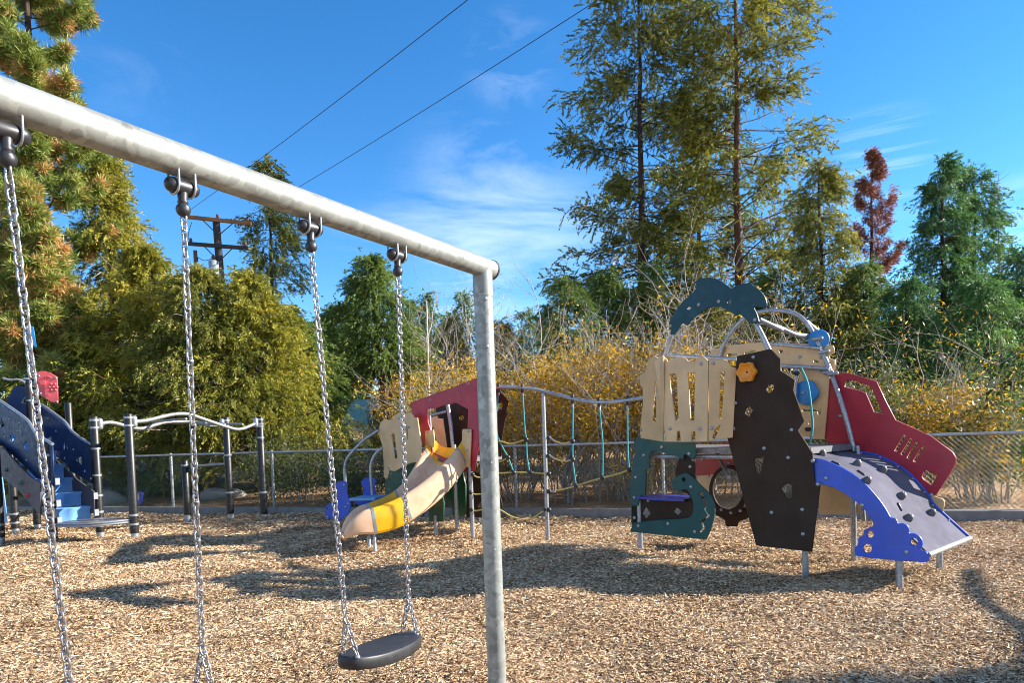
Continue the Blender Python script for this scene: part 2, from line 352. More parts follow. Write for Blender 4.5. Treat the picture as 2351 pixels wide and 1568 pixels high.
def leaf_mesh(name, C, A, L, Wd, tint, material, parent=None, off=None, droop=0.0):
    n = len(C); R = RNG.normal(size=(n, 3)); Bv = np.cross(A, R); Bv /= (np.linalg.norm(Bv, axis=1, keepdims=True) + 1e-9)
    V = np.empty((n, 4, 3)); L = np.asarray(L)[:, None]; Wd = np.asarray(Wd)[:, None]
    V[:, 0] = C; V[:, 1] = C + A*L*.5 + Bv*Wd*.5; V[:, 2] = C + A*L; V[:, 3] = C + A*L*.5 - Bv*Wd*.5
    V[:, 2, 2] -= droop*L[:, 0]
    if parent: off = root_of(parent).location
    if off is not None: V -= np.array(off)
    return quads(name, V.reshape(-1, 3), n, tint, material, parent, off)
def quads(name, V, n, tint, material, parent, off):
    me = bpy.data.meshes.new(name); me.vertices.add(n*4); me.vertices.foreach_set('co', V.astype(np.float32).ravel())
    me.loops.add(n*4); me.loops.foreach_set('vertex_index', np.arange(n*4, dtype=np.int32))
    me.polygons.add(n); me.polygons.foreach_set('loop_start', np.arange(0, n*4, 4, dtype=np.int32)); me.polygons.foreach_set('loop_total', np.full(n, 4, np.int32))
    me.update(calc_edges=True)
    at = me.attributes.new('tint', 'FLOAT', 'FACE'); at.data.foreach_set('value', np.asarray(tint, np.float32))
    return link_mesh(name, me, material, parent, None if parent else (Vector(off) if off is not None else Vector((0, 0, 0))))
def wood_chips():
    P = []; 
    for (y0, y1, dens, sz) in ((2.8, 5.2, 7600, .55), (5.2, 7.5, 4600, .64), (7.5, 10.5, 2600, .78), (10.5, 18.5, 950, 1.1)):
        n = int(dens*(y1 - y0)*2*(.80*y1 + .5))
        y = RNG.uniform(y0, y1, n); x = RNG.uniform(-1, 1, n)*(.80*y1 + .5)
        k = (np.abs(x) < .80*y + .6) & (y < kerb_y(x) - .02); P.append(np.stack([x[k], y[k], np.full(k.sum(), sz)], 1))
    P = np.concatenate(P); n = len(P); x, y, sz = P.T
    z = .035*np.sin(x*1.3 + .4)*np.sin(y*1.1) + .016*np.sin(x*3.1 + y*2.3) + .012*np.sin(x*4.7 - y*5.3 + 1) - .06*np.exp(-((x + .9)**2 + (y - 3.0)**2)/.8) + RNG.uniform(.002, .026, n)
    a = RNG.uniform(0, 2*np.pi, n); el = RNG.normal(0, .22, n)
    A = np.stack([np.cos(a)*np.cos(el), np.sin(a)*np.cos(el), np.sin(el)], 1)
    ro = RNG.normal(0, .5, n)
    S_ = np.stack([-np.sin(a), np.cos(a), np.zeros(n)], 1); U = np.cross(A, S_)
    B = S_*np.cos(ro)[:, None] + U*np.sin(ro)[:, None]
    L = (RNG.gamma(5, .0085, n)*sz)[:, None]; Wd = (RNG.uniform(.006, .016, n)*sz)[:, None]; C = np.stack([x, y, z], 1)
    tp = RNG.uniform(.4, 1, n)[:, None]
    V = np.stack([C - A*L/2 - B*Wd/2, C + A*L/2 - B*Wd/2*tp, C + A*L/2 + B*Wd/2*tp + U*Wd*.15, C - A*L/2 + B*Wd/2], 1)
    t = np.clip(RNG.beta(1.9, 1.6, n) + .04*np.sin(x*1.7 + np.sin(y*1.3)*1.5)*np.sin(y*2.1 + np.sin(x*.9)) + .04*np.sin(x*4.3 + 2*np.sin(y*2.7))*np.sin(y*5.1 + 2*np.sin(x*1.9)), 0, 1)
    o = quads('wood_chips', V.reshape(-1, 3) - np.array([0, 8, 0]), n, t, MT['chips'], None, (0, 8, 0))
    tag(o, 'loose tan and brown wood chips covering the whole play area', 'wood chips', kind='stuff')
wood_chips()
# concrete kerb
mb = MB(); a = Vector((-16, kerb_y(-16), 0)); b = Vector((16, kerb_y(16), 0)); hz = .12
o = mb.box((a + b)/2 + KN*.09 + Vector((0, 0, .02)), (b - a)/2, KN*.09, (0, 0, hz - .02)).build('kerb', MT['kerb_concrete'], None, (0, 11.7, 0)); o['kind'] = 'structure'

# ------------------------------------------------------------------ chain link fence
def fence():
    x0, x1 = -14.6, 12.1; off = KN*.24
    P = lambda x, h: Vector((x, kerb_y(x), h)) + off
    r = thing('chain_link_fence', 'long low chain link fence with grey top rail behind the kerb', 'fence', P(0, 0))
    MB().tube([P(x0, 1.2), P(x1, 1.2)], .022, 8).build('top_rail', MT['fence_metal'], r)
    mb = MB(); n = int((x1 - x0)/.068)
    for k in range(n):
        x = x0 + k*.068
        for sg in (1, -1):
            xa = x; xb = x + sg*1.08
            if xb < x0 or xb > x1: continue
            mb.tube([P(xa, .08) + KN*.003*sg, P(xb, 1.195) + KN*.003*sg], .0026, 3, False)
    mb.build('wire_mesh', MT['fence_green'], r)
    x = -.04 - 2.42*6
    while x < x1:
        p = MB().tube([P(x, -.1) + KN*.035, P(x, 1.21) + KN*.035], .03, 10); p.ball(P(x, 1.21) + KN*.035, .032)
        p.build('fence_post', MT['fence_metal'], r); x += 2.42
    src = None
    for k in range(int((x1 - x0)/.35)):
        q = P(x0 + k*.35, 1.2)
        if src is None: src = MB().tube([q - KD*.004, q + KD*.004], .026, 8).build('tie_wire', MT['steel'], r); q0 = q
        else:
            o = src.copy(); COL.objects.link(o); o.parent = r; o.location = src.location + (q - q0)
fence()

# ------------------------------------------------------------------ swing set
BA = at_depth(1107, 613, 3.94); BB = at_depth(0, 222, 1.93)
BDIR = (BB - BA).normalized(); SWR = .056
bh = Vector((BDIR.x, BDIR.y, 0)).normalized(); bn = Vector((-bh.y, bh.x, 0))
if bn.y > 0: bn = -bn
def beam_at(px):                              # parameter along the beam seen at picture x
    lo, hi = 0.0, 3.2
    def sx(d):
        p = BA + BDIR*d - EYE; q = CR.transposed() @ p; return 1175.5 + (-q.x/q.z)/1.5*2351
    for _ in range(60):
        m = (lo + hi)/2
        if sx(m) > px: lo = m
        else: hi = m
    return lo
def swing_frame():
    BE = BA + BDIR*3.15
    r = thing('swing_set', 'galvanised steel swing set whose thick top beam runs past the camera on round posts', 'swing set', (BA.x, BA.y, 0))
    pts = [BA - BDIR*.085 + (BE - BA + BDIR*.17)*(k/30) for k in range(31)]
    MB().tube(pts, SWR, 32).build('top_beam', MT['galvanised'], r)
    for e, d in ((BA - BDIR*.085, -BDIR), (BE + BDIR*.085, BDIR)):
        MB().tube([e, e + d*.012, e + d*.016], [SWR + .003, SWR + .003, SWR - .006], 28).build('end_cap', MT['rubber'], r)
    for q, lean in ((BA, Vector((.0, 0, 0))), (BE, Vector((0, 0, 0)))):
        b = Vector((q.x, q.y, -.15)) + lean
        p = MB().tube([q + (b - q)*(k/20) for k in range(21)], .0535, 28).build('post', MT['galvanised'], r)
        MB().tube([q - Vector((0, 0, .03)), q - Vector((0, 0, .17))], .0565, 28).build('collar', MT['galvanised'], p)
        side = Vector((.25, -1, 0)).normalized()
        for h in (.19, .46): bolt(p, q - Vector((0, 0, h)) + side*.0535, side, .012)
        for h in (1.12, 1.62): bolt(p, q - Vector((0, 0, h)) + side*.0535, side, .006)
    return r
swing_frame()
def chain_mesh(mb, a, b, pitch=.0225, rl=.0165, rw=.0105, wr=.0034, ph=0):
    a = Vector(a); b = Vector(b); t = (b - a); n = max(2, round(t.length/pitch)); t.normalize()
    s1 = t.cross(Vector((.3, 1, 0))).normalized(); s2 = t.cross(s1)
    for k in range(n):
        c = a + (b - a)*((k + .5)/n); jit = random.uniform(-.25, .25)
        q1, q2 = (s1, s2) if (k + ph) % 2 == 0 else (s2, s1)
        q = q1*math.cos(jit) + q2*math.sin(jit)
        lp = []
        for m in range(12):
            an = 2*math.pi*m/12; cx = math.cos(an)*rw; cy = math.sin(an)*rw
            lp.append(c + q*cx + t*(cy + (rl - rw)*(1 if cy > 0 else -1)))
        vs = []; cr = q.cross(t)
        for m in range(12):
            tn = (lp[(m + 1) % 12] - lp[m - 1]).normalized(); o1 = tn.cross(cr).normalized()
            for w in range(6):
                an = 2*math.pi*w/6; vs.append(lp[m] + (o1*math.cos(an) + cr*math.sin(an))*wr)
        mb.add(vs, [(m*6 + w, m*6 + (w + 1) % 6, ((m + 1) % 12)*6 + (w + 1) % 6, ((m + 1) % 12)*6 + w) for m in range(12) for w in range(6)])
def swing(px_hang, low_px, label, split_h=.17):
    H = [BA + BDIR*beam_at(p) for p in px_hang]              # right (far) hanger first
    mid = (H[0] + H[1])/2
    r = thing('swing', label, 'swing', (mid.x, mid.y, 0), 'swings hanging from the galvanised frame')
    low = []
    for h, lp in zip(H, low_px):
        c = h + Vector((0, 0, -SWR - .034)); hg = MB().capsule(c - bh*.036, c + bh*.036, .0265, 16)
        hg.tube([c - Vector((0, 0, .018)), c - Vector((0, 0, .045)), c - Vector((0, 0, .052)), c - Vector((0, 0, .06))], [.018, .015, .019, .012], 14)
        hg.ball(c - Vector((0, 0, .077)), .0245, 16, 10); hg = hg.build('hanger', MT['rubber'], r)
        for sg in (-1, 1):
            q = c + bh*.03*sg; lp_ = []
            for k in range(13):
                an = math.pi*(k/12) + math.pi; lp_.append(q + bn*math.cos(an)*.0305 + Vector((0, 0, 1))*math.sin(an)*.0305)
            lp_ = [lp_[0] + Vector((0, 0, .055))] + lp_ + [lp_[-1] + Vector((0, 0, .055))]
            u = MB().tube(lp_, .0042, 8)
            for e in (lp_[0], lp_[-1]): u.tube([e - Vector((0, 0, .006)), e + Vector((0, 0, .004))], .008, 6)
            u.build('u_bolt', MT['steel'], hg)
        bolt(hg, c - Vector((0, 0, .072)) + bn*.02, bn, .007)
        low.append((c - Vector((0, 0, .098)), lp))
    ends = []
    for top, (split, fa, ba) in low:
        m = MB(); chain_mesh(m, top, split); chain_mesh(m, split, fa, ph=1); chain_mesh(m, split, ba)
        m.build('chain', MT['chain'], r); ends.append((fa + ba)/2)
        for q in (fa, ba): m2 = None
    c = (ends[0] + ends[1])/2; ax = (ends[0] - ends[1]); hl = ax.length/2 + .035; ax.normalize()
    fw = Vector((ax.y, -ax.x, 0)).normalized()
    if fw.y > 0: fw = -fw
    out = []
    for k in range(64):
        q = 2*math.pi*k/64; cx, cy = math.cos(q), math.sin(q)
        ex = abs(cx)**.42*math.copysign(1, cx); ey = abs(cy)**.62*math.copysign(1, cy)
        out.append((ex*hl, ey*(.072 + .040*(1 - ex*ex))))
    sag = lambda x: -.012*(1 - (x/hl)**2)
    def ring(sc_in, z): return [c + ax*(x - math.copysign(sc_in, x)*min(1, abs(x)/.05)) + fw*(y - math.copysign(sc_in, y)*min(1, abs(y)/.03)) + Vector((0, 0, z + sag(x))) for x, y in out]
    m = MB(); rows = [ring(.03, -.060), ring(.008, -.058), ring(0, -.050), ring(0, -.008), ring(.003, -.002), ring(.010, 0), ring(.03, 0)]
    rows = [q + [q[0]] for q in rows]; m.sheet(rows)
    for z_, flip in ((0, False), (-.052, True)):
        gr = []
        for k in range(33):
            x, y = out[k]; x2, y2 = out[(64 - k) % 64]
            a = rows[-1][k] if not flip else rows[0][k]; b = rows[-1][(64 - k) % 64] if not flip else rows[0][(64 - k) % 64]
            gr.append([a, a*.66 + b*.34, a*.34 + b*.66, b] if not flip else [b, a*.34 + b*.66, a*.66 + b*.34, a])
        m.sheet(gr)
    seat = m.build('seat', MT['rubber_seat'], r)
    for (_, (sp, fa, ba)) in low:
        for q in (fa, ba): bolt(seat, q - Vector((0, 0, .004)), (0, 0, 1), .011)
def low_from_px(px_h, split, f, b):
    d = (BA + BDIR*beam_at(px_h)).y
    return at_depth(*split, d), at_depth(*f, d - .03), at_depth(*b, d + .03)
swing((910, 710), [low_from_px(910, (938, 1374), (957, 1454), (924, 1451)), low_from_px(710, (793, 1419), (821, 1507), (788, 1502))],
      'whole black rubber swing seat on two chains beside the right swing post')
def low_left(px_h, foot):
    d = (BA + BDIR*beam_at(px_h)).y; s = at_depth(foot[0], foot[1], d); s.z = .77
    e = Vector((s.x, s.y, .60)); return s, e + bn*.055, e - bn*.055
swing((415, 8), [low_left(415, (475, 1700)), low_left(8, (172, 1760))], 'nearer swing of which only the two long chains show at the left of the picture')

# ------------------------------------------------------------------ climbing tower on the right
g = at_ground
L1, L2, L3, L4, L5 = g(1461, 1262), g(1849, 1320), g(2061, 1347), g(2173, 1304), g(1974, 1280)
TF = Frame((L1.x, L1.y), (L3.x - L1.x, L3.y - L1.y))
TB = (L4 - TF.o).dot(TF.v); TB = max(.95, min(1.15, TB))
def tower():
    r = thing('climbing_tower', 'tall multicoloured climbing tower with dolphin panel, curved metal ramp and red truck side', 'play tower', ((L1.x + L3.x)/2, (L1.y + L3.y)/2, 0))
    A = 2.10; st = MT['steel']
    def leg(p, top, rad=.03):
        MB().tube([Vector((p.x, p.y, -.1)), Vector((p.x, p.y, .18)), Vector((p.x, p.y, top))], rad, 14).build('leg', st, r)
    sL2 = (L2 - TF.o).dot(TF.u)
    F = TF.w
    leg(F(.04, .03, 0), 1.15); leg(F(sL2 - .05, .05, 0), 1.2); leg(F((L3 - TF.o).dot(TF.u), .04, 0), .42); leg(F((L3 - TF.o).dot(TF.u), TB - .04, 0), .42)
    leg(F(sL2 - .0, TB - .05, 0), 1.1); leg(F(.1, TB - .05, 0), 1.15); leg(F(1.25, TB - .05, 0), 1.25)
    # deck and rails
    d = MB().box(F(1.15, TB/2, 1.19), TF.u*.98, TF.v*(TB/2 - .06), (0, 0, .03)); d.build('deck', MT['deck_metal'], r)
    MB().tube([F(.2, .1, 1.12), F(2.05, .1, 1.12)], .025, 10).build('deck_beam', st, r); MB().tube([F(.2, TB - .12, 1.12), F(2.05, TB - .12, 1.12)], .025, 10).build('deck_beam', st, r)
    # teal monster panel with seat
    panel(r, 'monster_panel', MT['teal'], TF, -.005,
        [(48, 1040, 1), (70, 960), (60, 800), (45, 640), (70, 420), (95, 300), (85, 225), (95, 180), (150, 130), (225, 98), (290, 118), (340, 140, 1), (360, 105, 1), (372, 200, 1), (650, 205, 1), (665, 320, 1),
         (635, 370, 1), (560, 320), (545, 370, 1), (500, 345), (420, 320), (330, 292), (255, 292, 1), (230, 315, 1), (232, 450, 1), (200, 460, 1), (192, 700, 1), (150, 705), (120, 800, 1), (68, 800, 1), (64, 960, 1), (300, 932), (540, 918), (620, 890), (640, 800), (620, 720), (580, 650), (520, 655), (460, 640), (440, 590), (465, 535), (570, 495), (640, 540), (700, 600), (790, 690), (830, 790), (835, 880), (800, 1020), (755, 1115, 1)],
        [[(532, 552), (550, 535), (567, 552), (550, 578)],
         [(683, 685, 1), (725, 672, 1), (745, 740, 1), (778, 775, 1), (755, 838, 1), (795, 890, 1), (728, 950, 1), (748, 1010, 1), (712, 1050, 1), (700, 1040, 1), (725, 1005, 1), (705, 945, 1), (770, 890, 1), (740, 830, 1), (755, 785, 1), (715, 745, 1), (712, 700, 1), (685, 705, 1)]],
        .022, Z3, [(172, 327), (97, 533), (85, 722), (85, 910), (123, 985), (398, 965), (648, 1040), (340, 253), (595, 313), (612, 623)], smooth=True)
    panel(r, 'brown_panel', MT['brown_black'], TF, .03,
        [(70, 800, 1), (120, 735, 1), (600, 730, 1), (600, 700), (520, 660, 1), (490, 560), (470, 500), (500, 370), (560, 320), (640, 380), (650, 440), (660, 600), (720, 800), (700, 960), (60, 960, 1)],
        [[(195, 805, 1), (240, 870, 1), (195, 918, 1), (160, 870, 1)], [(485, 812, 1), (525, 850, 1), (490, 892, 1), (455, 850, 1)]], .02, Z3, [(213, 750), (635, 368), (605, 435)], smooth=True)
    s0 = TF.sh(Z3(140, 708), .0)[0]; s1 = TF.sh(Z3(590, 735), .0)[0]; hs = TF.sh(Z3(360, 722), -.02)[1]
    rows = []
    for k in range(13):
        q = k/12; wv = .05*math.sin(q*math.pi); rows.append([F(s0 + (s1 - s0)*q, -.08 - wv, hs), F(s0 + (s1 - s0)*q, .30, hs)])
    m = MB().sheet(rows, False); m.sheet([[p - Vector((0, 0, .022)) for p in reversed(w)] for w in rows], False)
    for i in range(12):
        for k in (0, 1):
            q = [rows[i][k], rows[i + 1][k]]; m.add([q[0], q[1], q[1] - Vector((0, 0, .022)), q[0] - Vector((0, 0, .022))], [(0, 1, 2, 3)], False)
    m.build('bench_seat', MT['deep_blue'], r)
    # tan balcony
    tb = -.26
    panel(r, 'balcony_panel', MT['tan'], TF, tb,
        [(360, 2060), (242, 870), (318, 815), (365, 860), (372, 880), (398, 862), (430, 850), (470, 832), (520, 835), (560, 855), (575, 878, 1), (645, 878, 1), (655, 850), (710, 808), (775, 870, 1), (772, 1677, 1), (652, 1677, 1), (648, 1575, 1), (615, 1575, 1), (612, 1677, 1), (503, 1677, 1), (498, 1572, 1), (468, 1572, 1), (464, 1677, 1), (358, 1677, 1)][1:],
        [[(388, 1002, 1), (458, 995, 1), (465, 1020, 1), (482, 1465, 1), (448, 1468, 1), (400, 1130, 1)], [(573, 995, 1), (647, 985, 1), (638, 1465, 1), (602, 1465, 1)]], .02, Z1,
        [(312, 932), (703, 900), (395, 1548), (692, 1548)])
    sC = TF.sh(Z1(775, 870), tb)[0]; sD = TF.sh(Z1(1055, 940), -.03)[0]
    pC = F(sC, tb, 0); pD = F(sD, -.035, 0); fr = Frame((pC.x, pC.y), (pD.x - pC.x, pD.y - pC.y))
    panel(r, 'balcony_side', MT['tan'], fr, 0,
        [(780, 860), (960, 865), (1000, 930), (1052, 945), (1016, 1636), (775, 1667)],
        [[(890, 985), (943, 975), (908, 1452), (880, 1452)], [(893, 1505), (890, 1540), (840, 1652), (812, 1640), (835, 1560)]], .02, Z1, [(822, 895), (808, 1542)])
    sE = TF.sh(Z1(300, 830), tb)[0]; pE = F(sE, tb, 0); pG = F(-.12, .12, 0); fr = Frame((pG.x, pG.y), (pE.x - pG.x, pE.y - pG.y))
    panel(r, 'balcony_side', MT['tan'], fr, 0,
        [(92, 1030), (105, 1010), (150, 985), (165, 930), (180, 865), (240, 820), (275, 845), (330, 830), (330, 1677), (95, 1640), (130, 1300), (128, 1140), (105, 1120)],
        [[(250, 1075), (265, 1080), (262, 1475), (218, 1480), (235, 1250)]], .02, Z1, [(262, 868), (110, 1560)])
    # big black climbing wall
    panel(r, 'climbing_panel', MT['brown_black'], TF, -.03,
        [Z1(1062, 825), Z1(1230, 790), Z1(1395, 752), Z1(1492, 850), Z2(140, 440), Z2(142, 530), Z2(250, 600), Z2(238, 680), Z2(318, 910), Z2(272, 980), Z2(382, 1150), Z2(395, 1370), Z2(437, 1385), Z3(1742, 1228), Z3(1225, 1170), Z3(958, 170), Z3(995, 0)],
        [[Z1(1372, 1110), Z1(1432, 1110), Z1(1425, 1165), Z1(1380, 1195), Z1(1352, 1160)], [Z1(1145, 1350), Z1(1190, 1325), Z1(1222, 1365), Z1(1185, 1430), Z1(1148, 1400)],
         [Z3(1270, 320), Z3(1302, 335), Z3(1258, 502), Z3(1222, 485), Z3(1200, 370)], [Z3(1495, 595), Z3(1545, 595), Z3(1557, 610), Z3(1555, 725), Z3(1510, 735), Z3(1452, 640)]], .024, ID,
        [Z1(1222, 835), Z1(1045, 1292), Z1(1028, 1548), Z3(1552, 90), Z3(1295, 262), Z3(1520, 350), Z3(1748, 380), Z3(1795, 597), Z3(1365, 862), Z3(1652, 835), Z3(1658, 1063)])
    # amber funnel knob on it
    kc = TF.p(Z1(1168, 985), -.05); m = MB(); rows = []
    for rr, dd in ((.010, .02), (.045, .022), (.078, .038), (.088, .055), (.098, .050), (.098, .0)):
        rows.append([kc - TF.v*dd + (TF.u*math.cos(a) + Vector((0, 0, 1))*math.sin(a))*rr*(1 + .10*math.cos(6*(a))) for a in [2*math.pi*k/36 for k in range(37)]])
    m.sheet(rows).build('funnel', MT['amber'], r)
    # dolphin on its arch
    panel(r, 'dolphin_panel', MT['dolphin_teal'], TF, -.03,
        [(385, 515), (420, 430), (500, 310), (580, 230), (640, 180), (662, 150, 1), (655, 110), (638, 85, 1), (700, 55), (780, 45), (870, 60), (950, 110), (1008, 155, 1), (1060, 120), (1130, 103), (1200, 110), (1270, 155), (1330, 220), (1358, 290), (1350, 335), (1320, 342), (1270, 330), (1228, 340, 1), (1262, 410), (1285, 490, 1), (1230, 500), (1180, 485), (1130, 440), (1090, 405), (1055, 425, 1), (1000, 385), (940, 350), (870, 330), (780, 345), (700, 390), (620, 460), (565, 520, 1), (540, 505), (530, 482, 1), (490, 530), (450, 595), (425, 612), (400, 605), (405, 570)],
        [[(565, 350), (585, 328), (605, 350), (585, 375)], [(965, 287), (987, 263), (1008, 287), (987, 312)]], .022, Z1, [(397, 523), (678, 312), (878, 280), (1238, 463)], smooth=True)
    def pipe(name, pts, rad=.025, n=6): MB().tube(curve3([TF.p(z(x, y), t) for z, x, y, t in pts], n), rad, 12).build(name, st, r)
    pipe('arch_pipe', [(Z1, 335, 840, .02), (Z1, 385, 680, .02), (Z1, 450, 520, .02), (Z1, 620, 360, .02), (Z1, 870, 270, .02), (Z1, 1060, 320, .02), (Z1, 1180, 420, .02), (Z1, 1270, 540, .02), (Z1, 1370, 745, .02), (Z1, 1440, 900, .02)])
    pipe('arch_pipe', [(Z1, 880, 880, TB), (Z1, 910, 760, TB), (Z1, 985, 620, TB), (Z1, 1070, 510, TB), (Z1, 1150, 440, TB), (Z1, 1270, 390, TB), (Z1, 1440, 362, TB), (Z2, 100, 82, TB), (Z2, 190, 88, TB), (Z2, 280, 125, TB), (Z2, 350, 200, TB), (Z2, 400, 290, TB), (Z2, 460, 410, TB), (Z2, 520, 560, TB - .03), (Z2, 590, 760, TB - .08), (Z2, 645, 950, TB - .10), (Z2, 690, 1135, TB - .10)])
    pipe('cross_pipe', [(Z1, 1285, 462, .03), (Z1, 1500, 560, .3), (Z2, 100, 195, .5), (Z2, 240, 258, .75), (Z2, 350, 272, TB)])
    pipe('cross_pipe', [(Z2, 330, 165, TB + .0), (Z2, 390, 215, TB + .1), (Z2, 440, 255, TB + .2)])
    pipe('rail', [(Z1, 350, 815, .03), (Z1, 660, 835, .03), (Z1, 1060, 855, .03)], .022)
    pipe('rail', [(Z2, 55, 330, TB - .08), (Z2, 440, 365, TB - .04)], .02); pipe('rail', [(Z2, 140, 495, TB - .1), (Z2, 505, 517, TB - .06)], .024)
    pipe('rail', [(Z2, 250, 520, TB - .12), (Z2, 250, 640, TB - .12), (Z2, 240, 780, TB - .12)], .022)
    for z, x, y in ((Z2, 415, 292), (Z2, 465, 390), (Z2, 530, 555), (Z2, 495, 545)):
        p = TF.p(z(x, y), TB - .07); MB().capsule(p - TF.u*.04, p + TF.u*.04, .022).build('clamp', st, r)
    # back panels
    panel(r, 'upper_back_panel', MT['tan'], TF, TB + .04, [Z1(808, 755), Z1(890, 745), Z1(905, 720), Z1(1000, 715), Z1(1300, 690), Z2(60, 322), Z2(270, 328), Z2(440, 338), Z2(530, 342), Z2(542, 362), Z2(540, 400), Z2(505, 418), Z2(508, 440), Z2(548, 450), Z2(545, 530), Z2(480, 510), Z2(140, 480), Z2(60, 480), Z1(1200, 860), Z1(800, 850)],
        [[Z1(960, 800), Z1(1060, 795), Z1(1062, 815), Z1(965, 835)], [Z1(1130, 790), Z1(1240, 768), Z1(1240, 782), Z1(1135, 806)], [Z2(122, 375), Z2(160, 380), Z2(166, 402), Z2(135, 400)], [Z2(385, 447), Z2(425, 462), Z2(425, 475), Z2(388, 470)]], .02, ID, [Z2(283, 430), Z2(443, 432)])
    panel(r, 'activity_panel', MT['tan'], TF, TB - .02, [(300, 522), (512, 532), (470, 1048), (240, 1010), (250, 700)], [[(300, 818), (440, 822), (440, 860), (420, 860), (415, 838), (365, 835), (300, 838)], [(350, 918), (362, 918), (362, 930), (350, 930)]], .02, Z2, [(435, 535)])
    c = TF.p(Z2(334, 695), TB - .05); m = MB(); rows = []
    for rr, dd in ((.005, .035), (.12, .035), (.135, .028), (.135, 0)):
        rows.append([c - TF.v*dd + (TF.u*math.cos(a) + Vector((0, 0, 1))*math.sin(a))*rr*(1 + .05*math.cos(5*a + .8)) for a in [2*math.pi*k/50 for k in range(51)]])
    sp = m.sheet(rows).build('spinner', MT['sky_blue'], r)
    bolt(sp, TF.p(Z2(306, 700), TB - .085), -TF.v, .02); bolt(sp, TF.p(Z2(350, 672), TB - .085), -TF.v, .012)
    k = TF.p(Z2(350, 968), TB - .05); MB().capsule(k, k - TF.v*.04, .025).build('knob', MT['rubber'], r)
    k = TF.p(Z2(266, 550), TB - .16); MB().capsule(k, k - TF.v*.04, .025).build('knob', MT['rubber'], r)
    # blue wheel on arch
    c = TF.p(Z2(425, 300), TB + .02); m = MB(); rows = []
    for rr, dd in ((.005, .03), (.10, .03), (.11, .02), (.11, -.02), (.10, -.03), (.005, -.03)):
        rows.append([c - TF.u*0 + (TF.u*.5 - TF.v*.86)*dd + ((TF.u*.86 + TF.v*.5)*math.cos(a) + Vector((0, 0, 1))*math.sin(a))*rr for a in [2*math.pi*k/30 for k in range(31)]])
    m.sheet(rows).build('wheel_panel', MT['sky_blue'], r)
    # red truck panel
    def slot(x, y, x2, y2, w=11):
        d = Vector((x2 - x, y2 - y)).normalized(); q = Vector((-d.y, d.x))*w
        return [(x + q.x, y + q.y), (x - d.x*6, y - d.y*6), (x - q.x, y - q.y), (x2 - q.x, y2 - q.y), (x2 + q.x, y2 + q.y)]
    panel(r, 'truck_panel', MT['crimson'], TF, TB, [(440, 1020), (512, 590), (560, 538), (690, 560), (858, 612), (930, 765), (1000, 900), (1120, 955), (1260, 1018), (1425, 1138), (1450, 1180), (1448, 1225), (1400, 1310), (1300, 1462), (1255, 1470), (1100, 1420), (690, 1190)],
        [[(630, 598), (710, 612), (815, 648), (855, 740), (905, 858), (838, 840), (778, 700), (745, 685), (620, 652)], slot(1066, 1015, 1000, 1135), slot(1115, 1042, 1047, 1160), slot(1160, 1066, 1092, 1187), slot(1208, 1092, 1138, 1212),
         [(1195, 1325), (1205, 1290), (1230, 1275), (1310, 1310), (1290, 1350), (1265, 1388), (1210, 1345)]], .022, Z2, [(585, 870)])
    panel(r, 'bumper_panel', MT['tan'], TF, TB - .01, [(1270, 600), (1340, 608), (1495, 660), (1508, 685), (1495, 790), (1420, 790), (1300, 680)], [], .02, Z4, [(1376, 618)])
    panel(r, 'lower_truck_panel', MT['red'], TF, TB - .04, [(660, 300), (860, 230), (960, 205), (1060, 230), (1100, 480), (1000, 440), (930, 425), (850, 480), (820, 505), (665, 520)], [[(1240, 330), (1250, 330), (1250, 340), (1240, 340)]][:0], .02, Z3, [(720, 368), (968, 397)])
    panel(r, 'lower_cab_panel', MT['tan'], TF, TB - .03, [(665, 518), (838, 498), (805, 560), (790, 640), (796, 740), (700, 660)], [], .016, Z3, [(780, 520)])
    panel(r, 'lower_cab_panel', MT['tan'], TF, TB - .0, [(300, 510), (520, 560), (700, 690), (740, 800), (300, 800)], [], .02, Z4)
    # wheel ring with cog foot
    wc = Z3(965, 640)
    ang = [2*math.pi*k/40 for k in range(40)]
    outer = [(965 + 178*math.cos(a), 655 + 235*math.sin(a)) for a in ang]
    inner = [(962 + 142*math.cos(a), 640 + 188*math.sin(a)) for a in ang]
    panel(r, 'tyre_ring', MT['brown_black'], TF, TB - .07, outer, [inner], .03, Z3, [(895, 835), (985, 862), (1072, 845)])
    panel(r, 'cog_panel', MT['brown_black'], TF, TB - .04, [(820, 780), (840, 880), (930, 930), (945, 990), (1045, 995), (1060, 945), (1140, 920), (1200, 860), (1100, 800), (1060, 835), (965, 850), (870, 830)], [], .02, Z3)
    # curved ramp
    prof_px = [(150, 232), (240, 265), (400, 300), (560, 375), (700, 470), (820, 590), (920, 715), (990, 835), (1120, 965), (1350, 1185)]
    prof = [TF.sh(Z4(*q), 0) for q in prof_px]; prof = [(p.x, p.z) for p in curve3([Vector((a, 0, b)) for a, b in prof], 6)]
    m = MB(); rows = [[F(a, .012, b), F(a, TB*.33, b), F(a, TB*.66, b), F(a, TB - .012, b)] for a, b in prof]
    m.sheet(rows); m.sheet([[p - Vector((0, 0, .018)) for p in reversed(w)] for w in rows])
    ramp_o = m.build('ramp', MT['ramp_metal'], r)
    e = prof[-1]; MB().tube([F(e[0] - .005, .0, e[1] - .012), F(e[0] - .005, TB + .02, e[1] - .012)], .026, 12).build('ramp_lip', MT['galvanised'], ramp_o)
    MB().tube([F(a, TB - .02, b + .008) for a, b in prof[6:]], .014, 8).build('edge_trim', MT['blue'], ramp_o)
